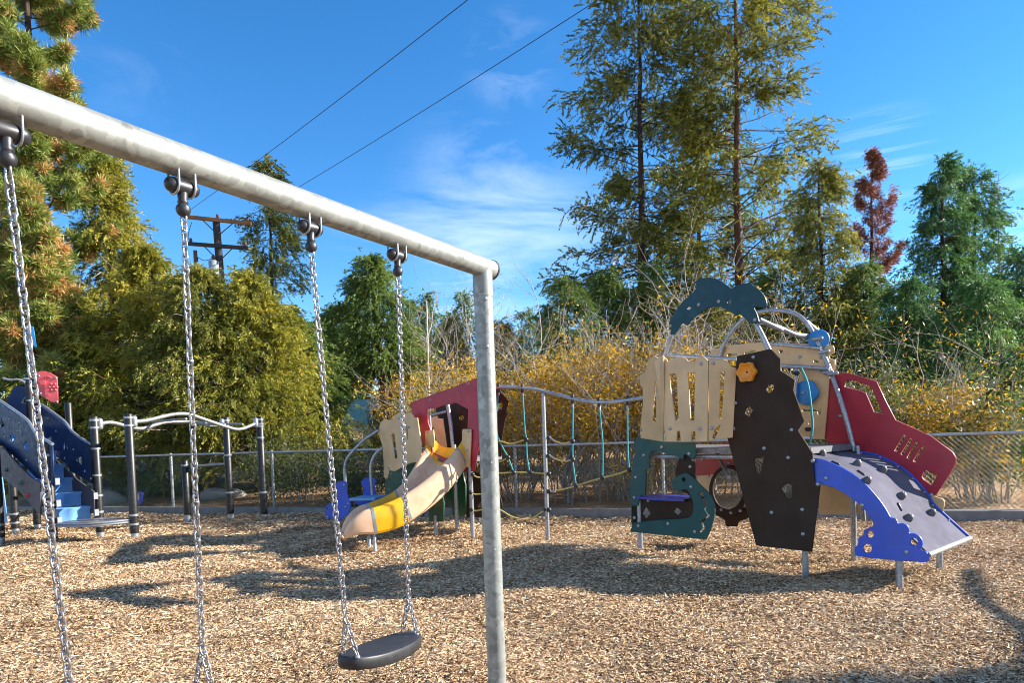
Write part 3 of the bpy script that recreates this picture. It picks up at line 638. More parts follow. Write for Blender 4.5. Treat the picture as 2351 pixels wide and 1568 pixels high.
    def on_ramp(px):
        best = None; dr = ray(*px)
        for (a, b), (a2, b2) in zip(prof, prof[1:]):
            p0 = F(a, 0, b); d1 = F(a2, 0, b2) - p0; nn = d1.cross(TF.v).normalized()
            if nn.z < 0: nn = -nn
            k = (p0 - EYE).dot(nn)/dr.dot(nn); p = EYE + dr*k; q = (p - p0).dot(d1)/d1.dot(d1); t = (p - p0).dot(TF.v)
            if -.02 <= q <= 1.02 and -.1 < t < TB + .1: best = (p, nn)
        return best
    for x, y in ((325, 235), (660, 330), (750, 490), (1080, 635), (1150, 850), (1370, 800), (905, 390), (395, 145)):
        b = on_ramp(Z4(x, y))
        if not b: continue
        p, nn = b; h = MB().tube([p - nn*.005, p + nn*.02, p + nn*.045, p + nn*.05], [.042, .037, .028, .02], 14).build('foothold', MT['foothold_grey'], ramp_o)
        bolt(h, p + nn*.048, nn, .016)
    for x, y in ((455, 315), (700, 410), (1070, 735), (445, 222)):
        b = on_ramp(Z4(x, y))
        if b:
            p, nn = b; q = TF.u - nn*TF.u.dot(nn); q.normalize(); m = MB()
            m.capsule(p + nn*.004 - q*.03, p + nn*.004 + q*.03, .012, 8).build('grip_slot', MT['rubber'], ramp_o)
    for k in range(1, 8):
        a, b = prof[min(len(prof) - 1, k*7)]; bolt(ramp_o, F(a, TB - .06, b + .006), (0, 0, 1), .012)
    # blue ramp side
    circ = lambda cx, cy, rx, ry=None: [(cx + rx*math.cos(2*math.pi*k/14), cy + (ry or rx)*math.sin(2*math.pi*k/14)) for k in range(14)]
    panel(r, 'ramp_side', MT['blue'], TF, -.005,
        [(240, 262, 1), (320, 272), (400, 300), (560, 375), (700, 470), (820, 590), (920, 715), (990, 835, 1), (1040, 850), (1062, 895, 1), (1110, 892), (1160, 925), (1168, 990, 1), (1225, 992), (1280, 1030), (1298, 1090), (1275, 1150, 1), (1330, 1165), (1362, 1210), (1355, 1255), (1310, 1268, 1), (1000, 1245), (690, 1210), (650, 1180), (645, 1130), (680, 1095, 1), (680, 1040), (728, 1005, 1), (735, 960), (775, 935), (810, 930), (825, 895), (800, 850), (720, 740), (600, 640), (450, 550), (310, 510, 1), (265, 500, 1)],
        [circ(795, 998, 32, 34), circ(767, 1132, 43, 42), circ(1215, 1070, 37, 37)], .024, Z4, [(365, 457), (712, 716), (1140, 1168), (235, 288), (285, 517)], smooth=True)
    panel(r, 'ramp_back_side', MT['blue'], TF, TB + .02, [(245, 265), (400, 300), (560, 375), (700, 470), (820, 590), (920, 715), (990, 835), (1300, 1130), (1310, 1230), (700, 1190), (800, 850), (720, 740), (600, 640), (450, 550), (310, 510)], [], .02, lambda x, y: pj(F(*[(lambda s: (s[0], TB + .02, s[1]))(TF.sh(Z4(x, y), 0))][0])))
    # rope handline
    MB().tube(curve3([TF.p(Z2(295, 515), .55), TF.p(Z2(345, 640), .5), TF.p(Z2(372, 850), .45), TF.p(Z2(378, 960), .42), TF.p(Z2(358, 1085), .4)]), .011, 8).build('hand_rope', MT['rope_teal'], r)
    # underdeck braces
    MB().tube([F(1.2, .12, .9), F(.5, TB - .1, 1.12)], .022, 10).build('brace', st, r); MB().tube([F(2.2, TB - .15, 1.2), F(2.25, TB - .15, .42)], .024, 10).build('brace', st, r)
    return r
def pj(p):
    q = CR.transposed() @ (Vector(p) - EYE); return (1175.5 + (-q.x/q.z)/1.5*2351, 784 - ((-q.y/q.z)/1.5 - SHIFT)*2351)
tower()

# ------------------------------------------------------------------ slide tower on the left of the net
Q1, Q2, Q3 = g(1002, 1236), g(1050, 1222.6), g(1085.6, 1238)
SF = Frame((Q1.x, Q1.y), (TF.u.x, TF.u.y))
def slide_tower():
    r = thing('slide_tower', 'small play tower with red window panel and short yellow slide', 'play tower', (Q1.x, Q1.y, 0))
    st = MT['steel']; F = SF.w
    tR = (Q3 - SF.o).dot(SF.v) + .0
    for q, top in ((Q1, .32), (Q2, 1.3), (Q3, 1.2)):
        MB().tube([Vector((q.x, q.y, -.1)), Vector((q.x, q.y, top))], .03, 14).build('leg', st, r)
    MB().box(F(-.25, tR + .45, 1.08), SF.u*.40, SF.v*.40, (0, 0, .03)).build('deck', MT['deck_metal'], r)
    # front: tan head and green body
    panel(r, 'animal_head_panel', MT['tan'], SF, .10, [(490, 500), (498, 462), (530, 425), (560, 435), (590, 432), (612, 420), (612, 395), (655, 372), (700, 378), (750, 372), (770, 395), (770, 415), (805, 415), (838, 640), (835, 780), (752, 790), (690, 820), (620, 860), (575, 850), (558, 920), (528, 910), (528, 800), (515, 640), (482, 545)],
        [[(588, 545), (615, 540), (640, 750), (618, 755)], [(712, 480), (725, 485), (730, 598), (722, 598)]], .02, Z5, [(650, 422), (490, 510), (567, 835)])
    panel(r, 'animal_body_panel', MT['green'], SF, .38, [(540, 1060), (545, 960), (565, 870), (590, 850), (625, 862), (700, 820), (760, 790), (900, 800), (1010, 960), (1022, 1000), (1010, 1050), (1025, 1120), (1018, 1278), (905, 1278), (905, 1200), (870, 1125), (855, 1235), (778, 1230), (700, 1130), (640, 1120), (560, 1130)], [], .024, Z5, [(587, 880), (958, 1240), (570, 1010)])
    panel(r, 'animal_leg_panel', MT['green'], SF, .02, [(868, 1125), (905, 1085), (960, 1030), (1015, 1015), (1010, 1050), (1025, 1120), (1018, 1278), (905, 1278), (905, 1200)], [], .024, Z5, [(958, 1240)])
    panel(r, 'animal_rear_panel', MT['green'], SF, .85, [(1020, 880), (1185, 870), (1192, 930), (1205, 970), (1205, 1060), (1210, 1230), (1095, 1230), (1090, 1130), (1030, 1050)], [], .022, Z5, [(1200, 1228)])
    panel(r, 'brown_back_panel', MT['brown_black'], SF, .95, [(960, 330), (1130, 290), (1228, 345), (1240, 640), (1225, 860), (1060, 860), (1000, 700)], [[(1150, 405), (1180, 390), (1195, 410), (1185, 435), (1155, 430)]], .022, Z5)
    panel(r, 'brown_side_panel', MT['brown_black'], SF, .75, [(1215, 870), (1345, 870), (1440, 900), (1500, 1100), (1510, 1160), (1345, 1240), (1210, 1240)], [[(1310, 1140), (1340, 1100), (1400, 1120), (1380, 1160), (1315, 1160)]], .02, Z5)
    panel(r, 'brown_corner_panel', MT['brown_black'], SF, .60, [Z6(150, 160), Z6(235, 200), Z6(302, 285), Z6(285, 400), Z6(250, 600), Z6(240, 760), Z6(150, 760)], [[Z6(220, 310), Z6(245, 290), Z6(262, 315), Z6(245, 360), Z6(222, 350)]], .02)
    panel(r, 'tan_back_panel', MT['tan'], SF, .7, [(905, 420), (970, 400), (975, 420), (1015, 422), (1055, 715), (900, 720)], [[(925, 500), (945, 488), (972, 680), (955, 690)]], .02, Z5)
    # red window panel
    panel(r, 'window_panel', MT['crimson'], SF, tR, [(748, 290), (900, 235), (1290, 90), (1450, 30), (1400, 300), (1318, 610), (1275, 862), (1090, 862), (1000, 760), (848, 640), (832, 520), (808, 420), (772, 415)],
        [[(885, 345), (960, 335), (1045, 305), (1125, 290), (1228, 345), (1222, 520), (1190, 700), (1075, 770), (930, 700), (915, 520), (892, 450)]], .022, Z5, [(912, 266), (1230, 132), (757, 380)])
    for pts, bl in (([(872, 525), (938, 515), (945, 600), (935, 660), (872, 640)], [(888, 535)]), ([(1185, 508), (1250, 510), (1252, 560), (1240, 825), (1130, 828), (1175, 640), (1178, 520)], [(1228, 524), (1220, 683)])):
        panel(r, 'slide_mount', MT['tan'], SF, tR - .03, pts, [], .02, Z5, bl)
    MB().tube([SF.p(Z5(1055, 310), tR + .5), SF.p(Z5(1080, 480), tR + .5), SF.p(Z5(1100, 690), tR + .5)], .03, 12).build('inner_pole', st, r)
    MB().tube([SF.p(Z5(905, 400), tR + .5), SF.p(Z5(1050, 362), tR + .5)], .024, 10).build('rail', st, r)
    MB().tube([SF.p(Z5(905, 400), tR + .1), SF.p(Z5(912, 520), tR + .1)], .02, 10).build('rail', st, r)
    MB().tube([SF.p(Z5(700, 495), .1), SF.p(Z5(745, 495), .1)], .02, 10).build('rail', st, r)
    # slide: swept double-wall chute (x, y, crest height, lateral direction, half width, wall height)
    cl = [(-.93, 9.85, 1.44, (.65, -.76), .44, .22), (-1.003, 9.75, 1.292, (.63, -.78), .435, .28), (-1.19, 9.50, 1.027, (.50, -.87), .43, .32), (-1.38, 9.31, .82, (.36, -.93), .425, .33), (-1.552, 9.15, .69, (.27, -.96), .41, .34), (-1.70, 8.99, .62, (.28, -.96), .35, .34), (-1.845, 8.87, .575, (.30, -.95), .31, .32), (-1.98, 8.79, .54, (.30, -.95), .29, .29), (-2.09, 8.725, .46, (.30, -.95), .27, .215), (-2.16, 8.69, .36, (.30, -.95), .25, .125), (-2.195, 8.672, .27, (.30, -.95), .22, .05)]
    C = curve3([c[:3] for c in cl], 8); LT = curve3([(c[3][0], c[3][1], 0) for c in cl], 8); WQ = curve3([(c[4], c[5], 0) for c in cl], 8)
    sec = [(-1.14, -.95), (-1.18, -.55), (-1.17, -.16), (-1.10, -.03), (-1.02, 0), (-.94, -.06), (-.88, -.25), (-.82, -.62), (-.68, -.90), (-.4, -1.0), (0, -1.02), (.4, -1.0), (.68, -.90), (.82, -.62), (.88, -.25), (.94, -.06), (1.02, 0), (1.10, -.03), (1.17, -.16), (1.18, -.55), (1.14, -.95)]
    rows = []
    for i, c in enumerate(C):
        t = (C[min(i + 1, len(C) - 1)] - C[max(i - 1, 0)]).normalized(); lat = LT[i].normalized(); nn = lat.cross(t).normalized()
        if nn.z < 0: nn = -nn
        nn = (nn + Vector((0, 0, .6))).normalized()
        rows.append([c + lat*x*WQ[i].x/1.02 + nn*h*WQ[i].y for x, h in sec])
    n = len(rows); k0, k1, k2 = 9, 31, 49
    def chute(name, a, b, m_):
        m = MB(); seg = rows[a:b + 1]; m.sheet(seg)
        under = [[p.lerp(rw[len(rw)//2], .05) - Vector((0, 0, .03)) for p in rw] for rw in seg]
        m.sheet([list(reversed(w)) for w in under])
        for e in (0, -1): m.sheet([seg[e], under[e]] if e else [under[e], seg[e]])
        m.sheet([[w[0] for w in seg], [w[0] for w in under]]); m.sheet([[w[-1] for w in under], [w[-1] for w in seg]])
        return m.build(name, m_, r)
    top = chute('slide_hood', 0, k0, MT['slide_yellow']); mid_ = chute('slide_chute', k0, k1, MT['slide_tan']); low = chute('slide_elbow', k1, k2, MT['slide_yellow']); ex = chute('slide_exit', k2, n - 1, MT['slide_tan'])
    for i, pr in ((k0, top), (k1, low), (k2, ex)):
        for cols in (range(0, 8), range(13, 21)):
            m = MB(); a, b = rows[i], rows[min(i + 1, n - 1)]
            ctr = sum((a[c] for c in cols), Vector())/len(cols)
            m.sheet([[ctr + (a[c] - ctr)*1.05 for c in cols], [ctr + (a[c] - ctr)*1.05 + (b[c] - a[c]).normalized()*.035 for c in cols]]).build('joint_band', st, pr)
    # rolled exit lip
    e = rows[-1]; t = (C[-1] - C[-2]).normalized()
    lip = [q + t*.05*(1 - (abs(k - 10)/10)**2) for k, q in enumerate(e)]
    MB().tube(lip[2:-2], .026, 8).build('exit_lip', MT['slide_tan'], ex)
    for px_, py_ in ((848, 1263), (861, 1270)):
        q = g(px_, py_); MB().tube([q - Vector((0, 0, .1)), Vector((q.x - .02, q.y + .10, .36))], .024, 12).build('slide_leg', st, r)
    # fish bench behind
    FF = Frame((SF.w(-.9, .1, 0).x, SF.w(-.9, .1, 0).y), (1, -.25))
    panel(r, 'fish_panel', MT['blue'], FF, -.1, [(40, 1250), (45, 1150), (75, 1125), (130, 1125), (130, 965), (150, 945), (190, 940), (225, 950), (225, 1040), (240, 1100), (255, 1130), (240, 1210), (160, 1268), (120, 1250)], [[(60, 1160), (85, 1155), (85, 1170), (62, 1175)]], .022, Z5, [(196, 972), (228, 1128), (208, 1155), (57, 1240)])
    panel(r, 'fish_panel', MT['blue'], FF, .45, [(335, 945), (370, 915), (430, 910), (460, 925), (450, 1000), (465, 1060), (420, 1140), (330, 1140), (280, 1120), (355, 1050), (360, 1000)], [], .022, Z5)
    a, b = FF.sh(Z5(250, 1090), -.05), FF.sh(Z5(520, 1065), .2)
    MB().box(FF.w((a[0] + b[0])/2, .15, a[1]), FF.u*((b[0] - a[0])/2), FF.v*.26, (0, 0, .018)).build('bench_seat', MT['step_blue'], r)
    for t, pts in ((.35, [(205, 950), (200, 860), (210, 780), (250, 715), (350, 610), (480, 520)]), (.2, [(430, 1060), (415, 860), (425, 780), (460, 710), (515, 665)])):
        MB().tube(curve3([FF.p(Z5(x, y), t) for x, y in pts]), .024, 12).build('hand_rail', st, r)
    return r
slide_tower()

# ------------------------------------------------------------------ rope net between the towers
def rope_net():
    PN = g(1257.5, 1235); r = thing('rope_net', 'wavy steel rail with teal and yellow ropes between the two towers', 'rope net', (PN.x, PN.y, 0))
    a = Vector((Q3.x, Q3.y, 0)); e = TF.w(.05, .1, 0)
    segs = [a, Vector((PN.x, PN.y, 0)), e]
    def plane_pt(px):
        x = px[0]
        i = 0 if x < 1257.5 else 1
        o, q = segs[i], segs[i + 1]; fr = Frame((o.x, o.y), (q.x - o.x, q.y - o.y)); return fr.p(px, 0)
    P6 = lambda x, y: plane_pt(Z6(x, y))
    MB().tube([PN - Vector((0, 0, .1)), Vector((PN.x, PN.y, P6(638, 215).z))], .029, 14).build('post', MT['steel'], r)
    rail = [(60, 190), (200, 172), (300, 165), (420, 172), (540, 185), (638, 210), (760, 240), (850, 264), (960, 284), (1075, 293), (1200, 290), (1320, 276), (1450, 256), (1560, 230)]
    MB().tube(curve3([P6(*q) for q in rail], 4), .024, 12).build('top_rail', MT['steel'], r)
    ropes = [[(220, 190), (208, 380), (212, 575), (258, 690), (300, 765), (348, 895)], [(420, 180), (432, 350), (443, 520), (455, 615), (462, 760), (485, 895)], [(850, 270), (852, 400), (850, 630), (852, 785), (862, 880), (880, 1008)], [(1078, 300), (1090, 460), (1105, 620), (1107, 780), (1105, 940)], [(1318, 280), (1318, 450), (1320, 650), (1325, 780), (1335, 872)]]
    for q in ropes: MB().tube(curve3([P6(*p) for p in q], 4), .0095, 8).build('vertical_rope', MT['rope_teal'], r)
    hr = [[(60, 640), (225, 628), (320, 650), (420, 622), (455, 615)], [(60, 790), (225, 800), (260, 790), (300, 765)], [(60, 905), (230, 900), (348, 895), (485, 895), (640, 905)], [(645, 598), (720, 635), (780, 645), (850, 628)], [(645, 752), (720, 785), (790, 798), (852, 785)], [(648, 1055), (760, 1040), (880, 1008), (1000, 970), (1105, 940), (1220, 912), (1335, 872), (1420, 850), (1560, 820)], [(100, 1140), (245, 1220), (330, 1270), (420, 1292), (500, 1288), (560, 1250), (620, 1212)]]
    for q in hr: MB().tube(curve3([P6(*p) for p in q], 4), .0095, 8).build('cross_rope', MT['rope_yellow'], r)
    for x, y in [(455, 615), (300, 765), (348, 895), (485, 895), (850, 628), (852, 785), (880, 1008), (1105, 940), (1335, 872), (645, 598), (645, 752), (648, 905), (648, 1055), (648, 1212), (620, 1212)]:
        MB().ball(P6(x, y), .033, 12, 8).build('rope_clamp', MT['rubber'], r)
    for x, y in [(220, 172), (420, 172), (850, 264), (1075, 293), (1318, 276)]:
        c = P6(x, y); MB().capsule(c - Vector((0, 0, .05)), c + Vector((0, 0, .035)), .022).build('rail_clamp', MT['rubber'], r)
    for x, y, x2, y2 in [(660, 600, 695, 625), (665, 756, 700, 778), (665, 1055, 700, 1052), (590, 903, 612, 904), (225, 195, 222, 235), (425, 205, 428, 240), (850, 300, 851, 335), (1080, 325, 1084, 365), (1318, 315, 1318, 355)]:
        MB().tube([P6(x, y), P6(x2, y2)], .014, 8).build('ferrule', MT['steel'], r)
    # rope ladder stubs at the slide tower side
    for pts in ([(1260, 885), (1290, 905), (1330, 912)], [(1245, 1035), (1280, 1050), (1340, 1048)], [(1250, 1180), (1290, 1188), (1345, 1178)]):
        q3 = Frame((Q3.x, Q3.y), (segs[1].x - Q3.x, segs[1].y - Q3.y))
        MB().tube(curve3([q3.p(Z5(*p), 0) for p in pts] + [q3.p(Z5(pts[-1][0] + 120, pts[-1][1] + 10), 0)], 4), .0095, 8).build('cross_rope', MT['rope_yellow'], r)
        MB().ball(q3.p(Z5(*pts[0]), -.02), .03, 12, 8).build('rope_clamp', MT['rubber'], r)
rope_net()

# ------------------------------------------------------------------ overhead ladder and stair climber on the far left
B1, B2, B3, B4, B5, B6, B7 = g(310, 1239), g(231, 1236), g(530, 1192), g(607, 1193), g(431, 1194), g(123, 1251), g(36, 1227)
def black_post(parent, p, top, bands, rad=.062, base_cap=True):
    q = Vector((p.x, p.y, 0)); r0 = root_of(parent)
    o = MB().tube([q + Vector((0, 0, .10)), q + Vector((0, 0, top - .012)), q + Vector((0, 0, top))], [rad, rad, rad - .012], 20).build('post', MT['post_black'], parent)
    MB().tube([q - Vector((0, 0, .1)), q + Vector((0, 0, .105))], rad - .006, 18).build('post_foot', MT['steel'], o)
    for h in bands: MB().tube([q + Vector((0, 0, h - .016)), q + Vector((0, 0, h + .016))], rad + .005, 20).build('clamp_band', MT['steel'], o)
    return o
def overhead():
    r = thing('overhead_ladder', 'wavy steel overhead ladder on black wrapped posts', 'overhead ladder', ((B1.x + B4.x)/2, (B1.y + B4.y)/2, 0))
    H = lambda p, y: at_depth(0, y, p.y).z
    tops = {}
    for nm, p, ty in (('b1', B1, 950), ('b2', B2, 956), ('b3', B3, 958), ('b4', B4, 956)):
        lo, hi = 1.0, 3.2
        for _ in range(40):
            m = (lo + hi)/2
            if pj((p.x, p.y, m))[1] > ty: lo = m
            else: hi = m
        tops[nm] = lo
    for nm, p, ex in (('b1', B1, (.38, .24)), ('b2', B2, (1.42, 1.0, .68, .2, .42)), ('b3', B3, (.5, 1.2)), ('b4', B4, (1.5, 1.75, .5))):
        black_post(r, p, tops[nm], (tops[nm] - .06, tops[nm] - .18) + ex)
    black_post(r, B5, 1.12, (1.03,))
    up = lambda p, h: Vector((p.x, p.y, h))
    for (p, nm), (q, nm2), sg in (((B1, 'b1'), (B4, 'b4'), 1), ((B2, 'b2'), (B3, 'b3'), -1)):
        h0 = tops[nm] - .12; h1 = tops[nm2] - .12; a = up(p, h0); b = up(q, h1); d = (b - a).normalized()
        pts = [a + d*.1]
        for f, dz in ((.12, .02), (.30, .12 if sg > 0 else -.08), (.42, .13 if sg > 0 else -.02), (.52, .06 if sg > 0 else .03), (.75, -.10 if sg > 0 else .02), (.84, -.11 if sg > 0 else -.03), (.95, -.02)):
            pts.append(a.lerp(b, f) + Vector((0, 0, dz)))
        pts.append(b - d*.08)
        MB().tube(curve3(pts, 5), .03, 12).build('overhead_rail', MT['galvanised'], r)
        for e, dd in ((a, d), (b, -d)):
            MB().capsule(e + dd*.085 - Vector((0, 0, .05)), e + dd*.085 + Vector((0, 0, .05)), .045).build('rail_clamp', MT['steel'], r)
    for f in (.25, .4, .55, .7, .85):
        a = up(B1, tops['b1'] - .1).lerp(up(B4, tops['b4'] - .1), f); b = up(B2, tops['b2'] - .1).lerp(up(B3, tops['b3'] - .1), f); w = .06*math.sin(f*6.3)
        MB().tube([a + Vector((0, 0, w)), b + Vector((0, 0, w*.3))], .019, 10).build('rung', MT['galvanised'], r)
    MB().tube([up(B5, 1.0), up(B3, 1.04)], .022, 10).build('low_rail', MT['steel'], r)
    MB().capsule(up(B5, 1.0) + Vector((.12, 0, 0)), up(B5, 1.0) + Vector((.16, 0, 0)), .06).build('turning_knob', MT['fence_green'], r)
overhead()
GA = Vector((B2.x - B6.x, B2.y - B6.y, 0)); GW = GA.length; GA.normalize()
GD = Vector((-GA.y, GA.x, 0))                                       # up the stair
def stair_climber():
    r = thing('stair_climber', 'blue stair climber with navy side panels and a pink red panel', 'play structure', (B6.x, B6.y, 0))
    P = lambda a, b, h: Vector((B2.x, B2.y, 0)) + GD*a - GA*b + Vector((0, 0, h))
    st = MT['steel']
    RF = Frame((P(0, .06, 0).x, P(0, .06, 0).y), (-GD.x, -GD.y))         # far side panel plane (u runs down the stair, to the right)
    NF = Frame((P(0, GW, 0).x, P(0, GW, 0).y), (-GD.x, -GD.y))
    black_post(r, B6, 1.55, (1.35, .95, .6, .3, .14))
    black_post(r, B7, 1.9, (.35, .2)); 
    black_post(r, P(2.35, .06, 0), 2.75, (2.68, 2.3)); black_post(r, P(2.35, GW, 0), 2.62, (2.55, 2.2)); black_post(r, P(2.9, -.75, 0), 2.3, ())
    black_post(r, P(3.1, GW + .3, 0), 2.6, (2.5,)); black_post(r, g(2, 1249), 2.0, (.3,))
    panel(r, 'side_panel', MT['navy'], RF, 0, [(235, 548), (300, 590), (380, 650), (430, 690), (470, 740), (520, 780), (598, 830), (612, 1085), (540, 1040), (470, 1000), (440, 950), (360, 890), (330, 830), (240, 780)],
        [[(270, 655), (282, 690), (262, 720), (256, 700)], [(425, 795), (455, 850), (425, 858)], [(330, 760), (345, 775), (345, 810), (330, 800)], [(505, 925), (535, 902), (553, 920), (545, 962)], [(560, 992), (572, 988), (570, 1008), (561, 1006)]], .02, Z7, [(320, 650), (290, 765), (372, 735), (488, 858), (430, 915), (603, 1050)])
    panel(r, 'side_panel', MT['navy'], NF, 0, [(-320, 330), (-100, 480), (0, 545), (160, 650), (210, 710), (240, 770), (350, 835), (358, 1105), (340, 1080), (245, 1045), (160, 960), (0, 810), (-320, 560)],
        [[(12, 650), (36, 700), (0, 720)], [(72, 765), (105, 760), (85, 822), (70, 800)], [(180, 800), (206, 855), (168, 865), (160, 820)]], .02, Z7, [(65, 655), (135, 680), (120, 735), (32, 772), (178, 928)])
    for fr, pts in ((RF, [(232, 545), (300, 582), (380, 640), (435, 685), (475, 740), (530, 785), (600, 828)]), (NF, [(-320, 320), (-100, 468), (0, 538), (160, 650), (205, 700), (245, 765), (350, 830)])):
        MB().tube(curve3([fr.p(Z7(x, y), -.01) + Vector((0, 0, .02)) for x, y in pts], 4), .022, 10).build('hand_rail', st, r)
    # grey stringers
    panel(r, 'stringer_panel', MT['grey_panel'], RF, -.03, [(345, 900), (420, 970), (520, 1060), (625, 1135), (628, 1280), (540, 1285), (350, 1110)], [], .02, Z7)
    CF = Frame((P(0, GW + .12, 0).x, P(0, GW + .12, 0).y), (-GD.x, -GD.y))
    wall = panel(r, 'climbing_slope', MT['grey_panel'], CF, 0, [(-300, 640), (0, 835), (30, 850), (130, 965), (215, 1045), (270, 1075), (272, 1290), (240, 1260), (130, 1130), (20, 1040), (-300, 800)], [], .024, Z7)
    for x, y, m_ in ((45, 992, 'green'), (143, 1078, 'green'), (188, 1160, 'red')):
        c = CF.p(Z7(x, y), -.02); MB().ball(c, .045, 10, 7, (1, .6, .7)).build('hand_hold', MT[m_], wall)
    # steps
    for k in range(7):
        a0 = .05 + .30*k; h = .30 + .22*(k + 1); rows = []
        for j in range(13):
            b = .09 + (GW - .13)*j/12; sc = .035*abs(math.sin(j/12*math.pi*2))
            rows.append([P(a0 + sc + .035, b, h - .22), P(a0 + sc + .03, b, h - .06), P(a0 - .02 + sc, b, h - .004), P(a0 - .02 + sc, b, h), P(a0 + .31, b, h)])
        MB().sheet(rows).build('step', MT['step_blue'], r)
    # transfer deck between posts
    top = .33; E = [P(-.02, GW - .02, top), B1.copy(), P(.04, -.02, top), P(.2, GW*.5, top)]; E[1].z = top
    edge = curve3([E[0], (E[0] + E[1])/2 + Vector((.12, -.22, 0)), E[1]], 8); back = [E[0].lerp(E[3], .5) if False else E[2]]*len(edge)
    m = MB(); m.sheet([edge, [e.lerp(E[2], .999) for e in edge]], False); m.sheet([[e - Vector((0, 0, .07)) for e in edge], edge], False); m.build('transfer_deck', MT['deck_metal'], r)
    MB().tube([e - Vector((0, 0, .02)) for e in edge], .014, 8).build('deck_edge', st, r); MB().tube([e - Vector((0, 0, .055)) for e in edge], .014, 8).build('deck_edge', st, r)
    for q in (E[0], E[1]): MB().box(q + Vector((-.05, 0, -.12)), (.03, 0, 0), (0, .02, 0), (0, 0, .09)).build('deck_bracket', st, r)
    # hinges beside steps
    for b_, hs_ in ((.07, (.42, .68)), (GW - .07, (.36, .62, .95))):
        for h in hs_: MB().box(P(-.07, b_, h), GD*.02, GA*.03, (0, 0, .05)).build('bracket', st, r)
    # upper panels
    UF = Frame((P(2.35, .06, 0).x, P(2.35, .06, 0).y), (1, .25))
    pk = panel(r, 'red_panel', MT['pink_red'], UF, -.03, [(246, 345), (280, 336), (330, 345), (380, 375), (383, 440), (388, 552), (340, 540), (300, 512), (260, 495)], [], .03, Z7, [(258, 368), (370, 382), (268, 485), (378, 540)])
    c = UF.p(Z7(284, 412), -.06); MB().tube([c + UF.v*.02, c - UF.v*.02], .045, 16).build('dial', MT['pink_red'], pk)
    pts = [UF.p(Z7(x, y), -.048) for x, y in ((300, 378), (318, 370), (340, 382))]; MB().tube(curve3(pts), .012, 8).build('moulded_arc', MT['pink_red'], pk)
    c = UF.p(Z7(312, 462), -.048); MB().box(c, UF.u*.03, UF.v*.01, (0, 0, .09)).build('moulded_diamond', MT['pink_red'], pk)
    m = MB()
    for k in range(7):
        an = 2*math.pi*k/6; c = UF.p(Z7(354, 442), -.046) + (UF.u*math.cos(an) + Vector((0, 0, 1))*math.sin(an))*(.06 if k < 6 else 0); m.ball(c, .022, 8, 5)
    m.build('moulded_flower', MT['pink_red'], pk)
    panel(r, 'upper_back_panel', MT['navy'], UF, .15, [(50, 560), (55, 520), (80, 460), (110, 432), (170, 445), (172, 500), (145, 545), (200, 560), (190, 640), (60, 640)], [], .02, Z7)
    MB().tube(curve3([UF.p(Z7(20, 385), -.1), UF.p(Z7(70, 395), -.1), UF.p(Z7(120, 392), -.1), UF.p(Z7(165, 410), -.1)], 4), .022, 10).build('upper_rail', st, r)
    q = UF.p(Z7(218, 345), 0); q2 = UF.p(Z7(190, 30), 0); MB().tube([q, q2], .024, 10).build('flag_pole', st, r)
    panel(r, 'flag_panel', MT['sky_blue'], UF, .04, [(162, 60), (190, 36), (222, 40), (245, 180), (205, 160), (170, 150), (160, 120)], [[(210, 140), (222, 140), (222, 154), (210, 150)]], .02, Z7)
    MB().box(P(2.9, GW/2, 1.55), GD*.6, GA*(GW/2), (0, 0, .03)).build('platform', MT['deck_metal'], r)
    # lower blue wall at the picture edge
    panel(r, 'lower_panel', MT['step_blue'], CF, .5, [(-60, 1010), (15, 1040), (50, 1340), (-60, 1350)], [], .02, Z7)
    MB().box(CF.p(Z7(75, 1290), .45), (.10, 0, 0), (0, .03, 0), (0, 0, .03)).build('ledge', st, r)
stair_climber()

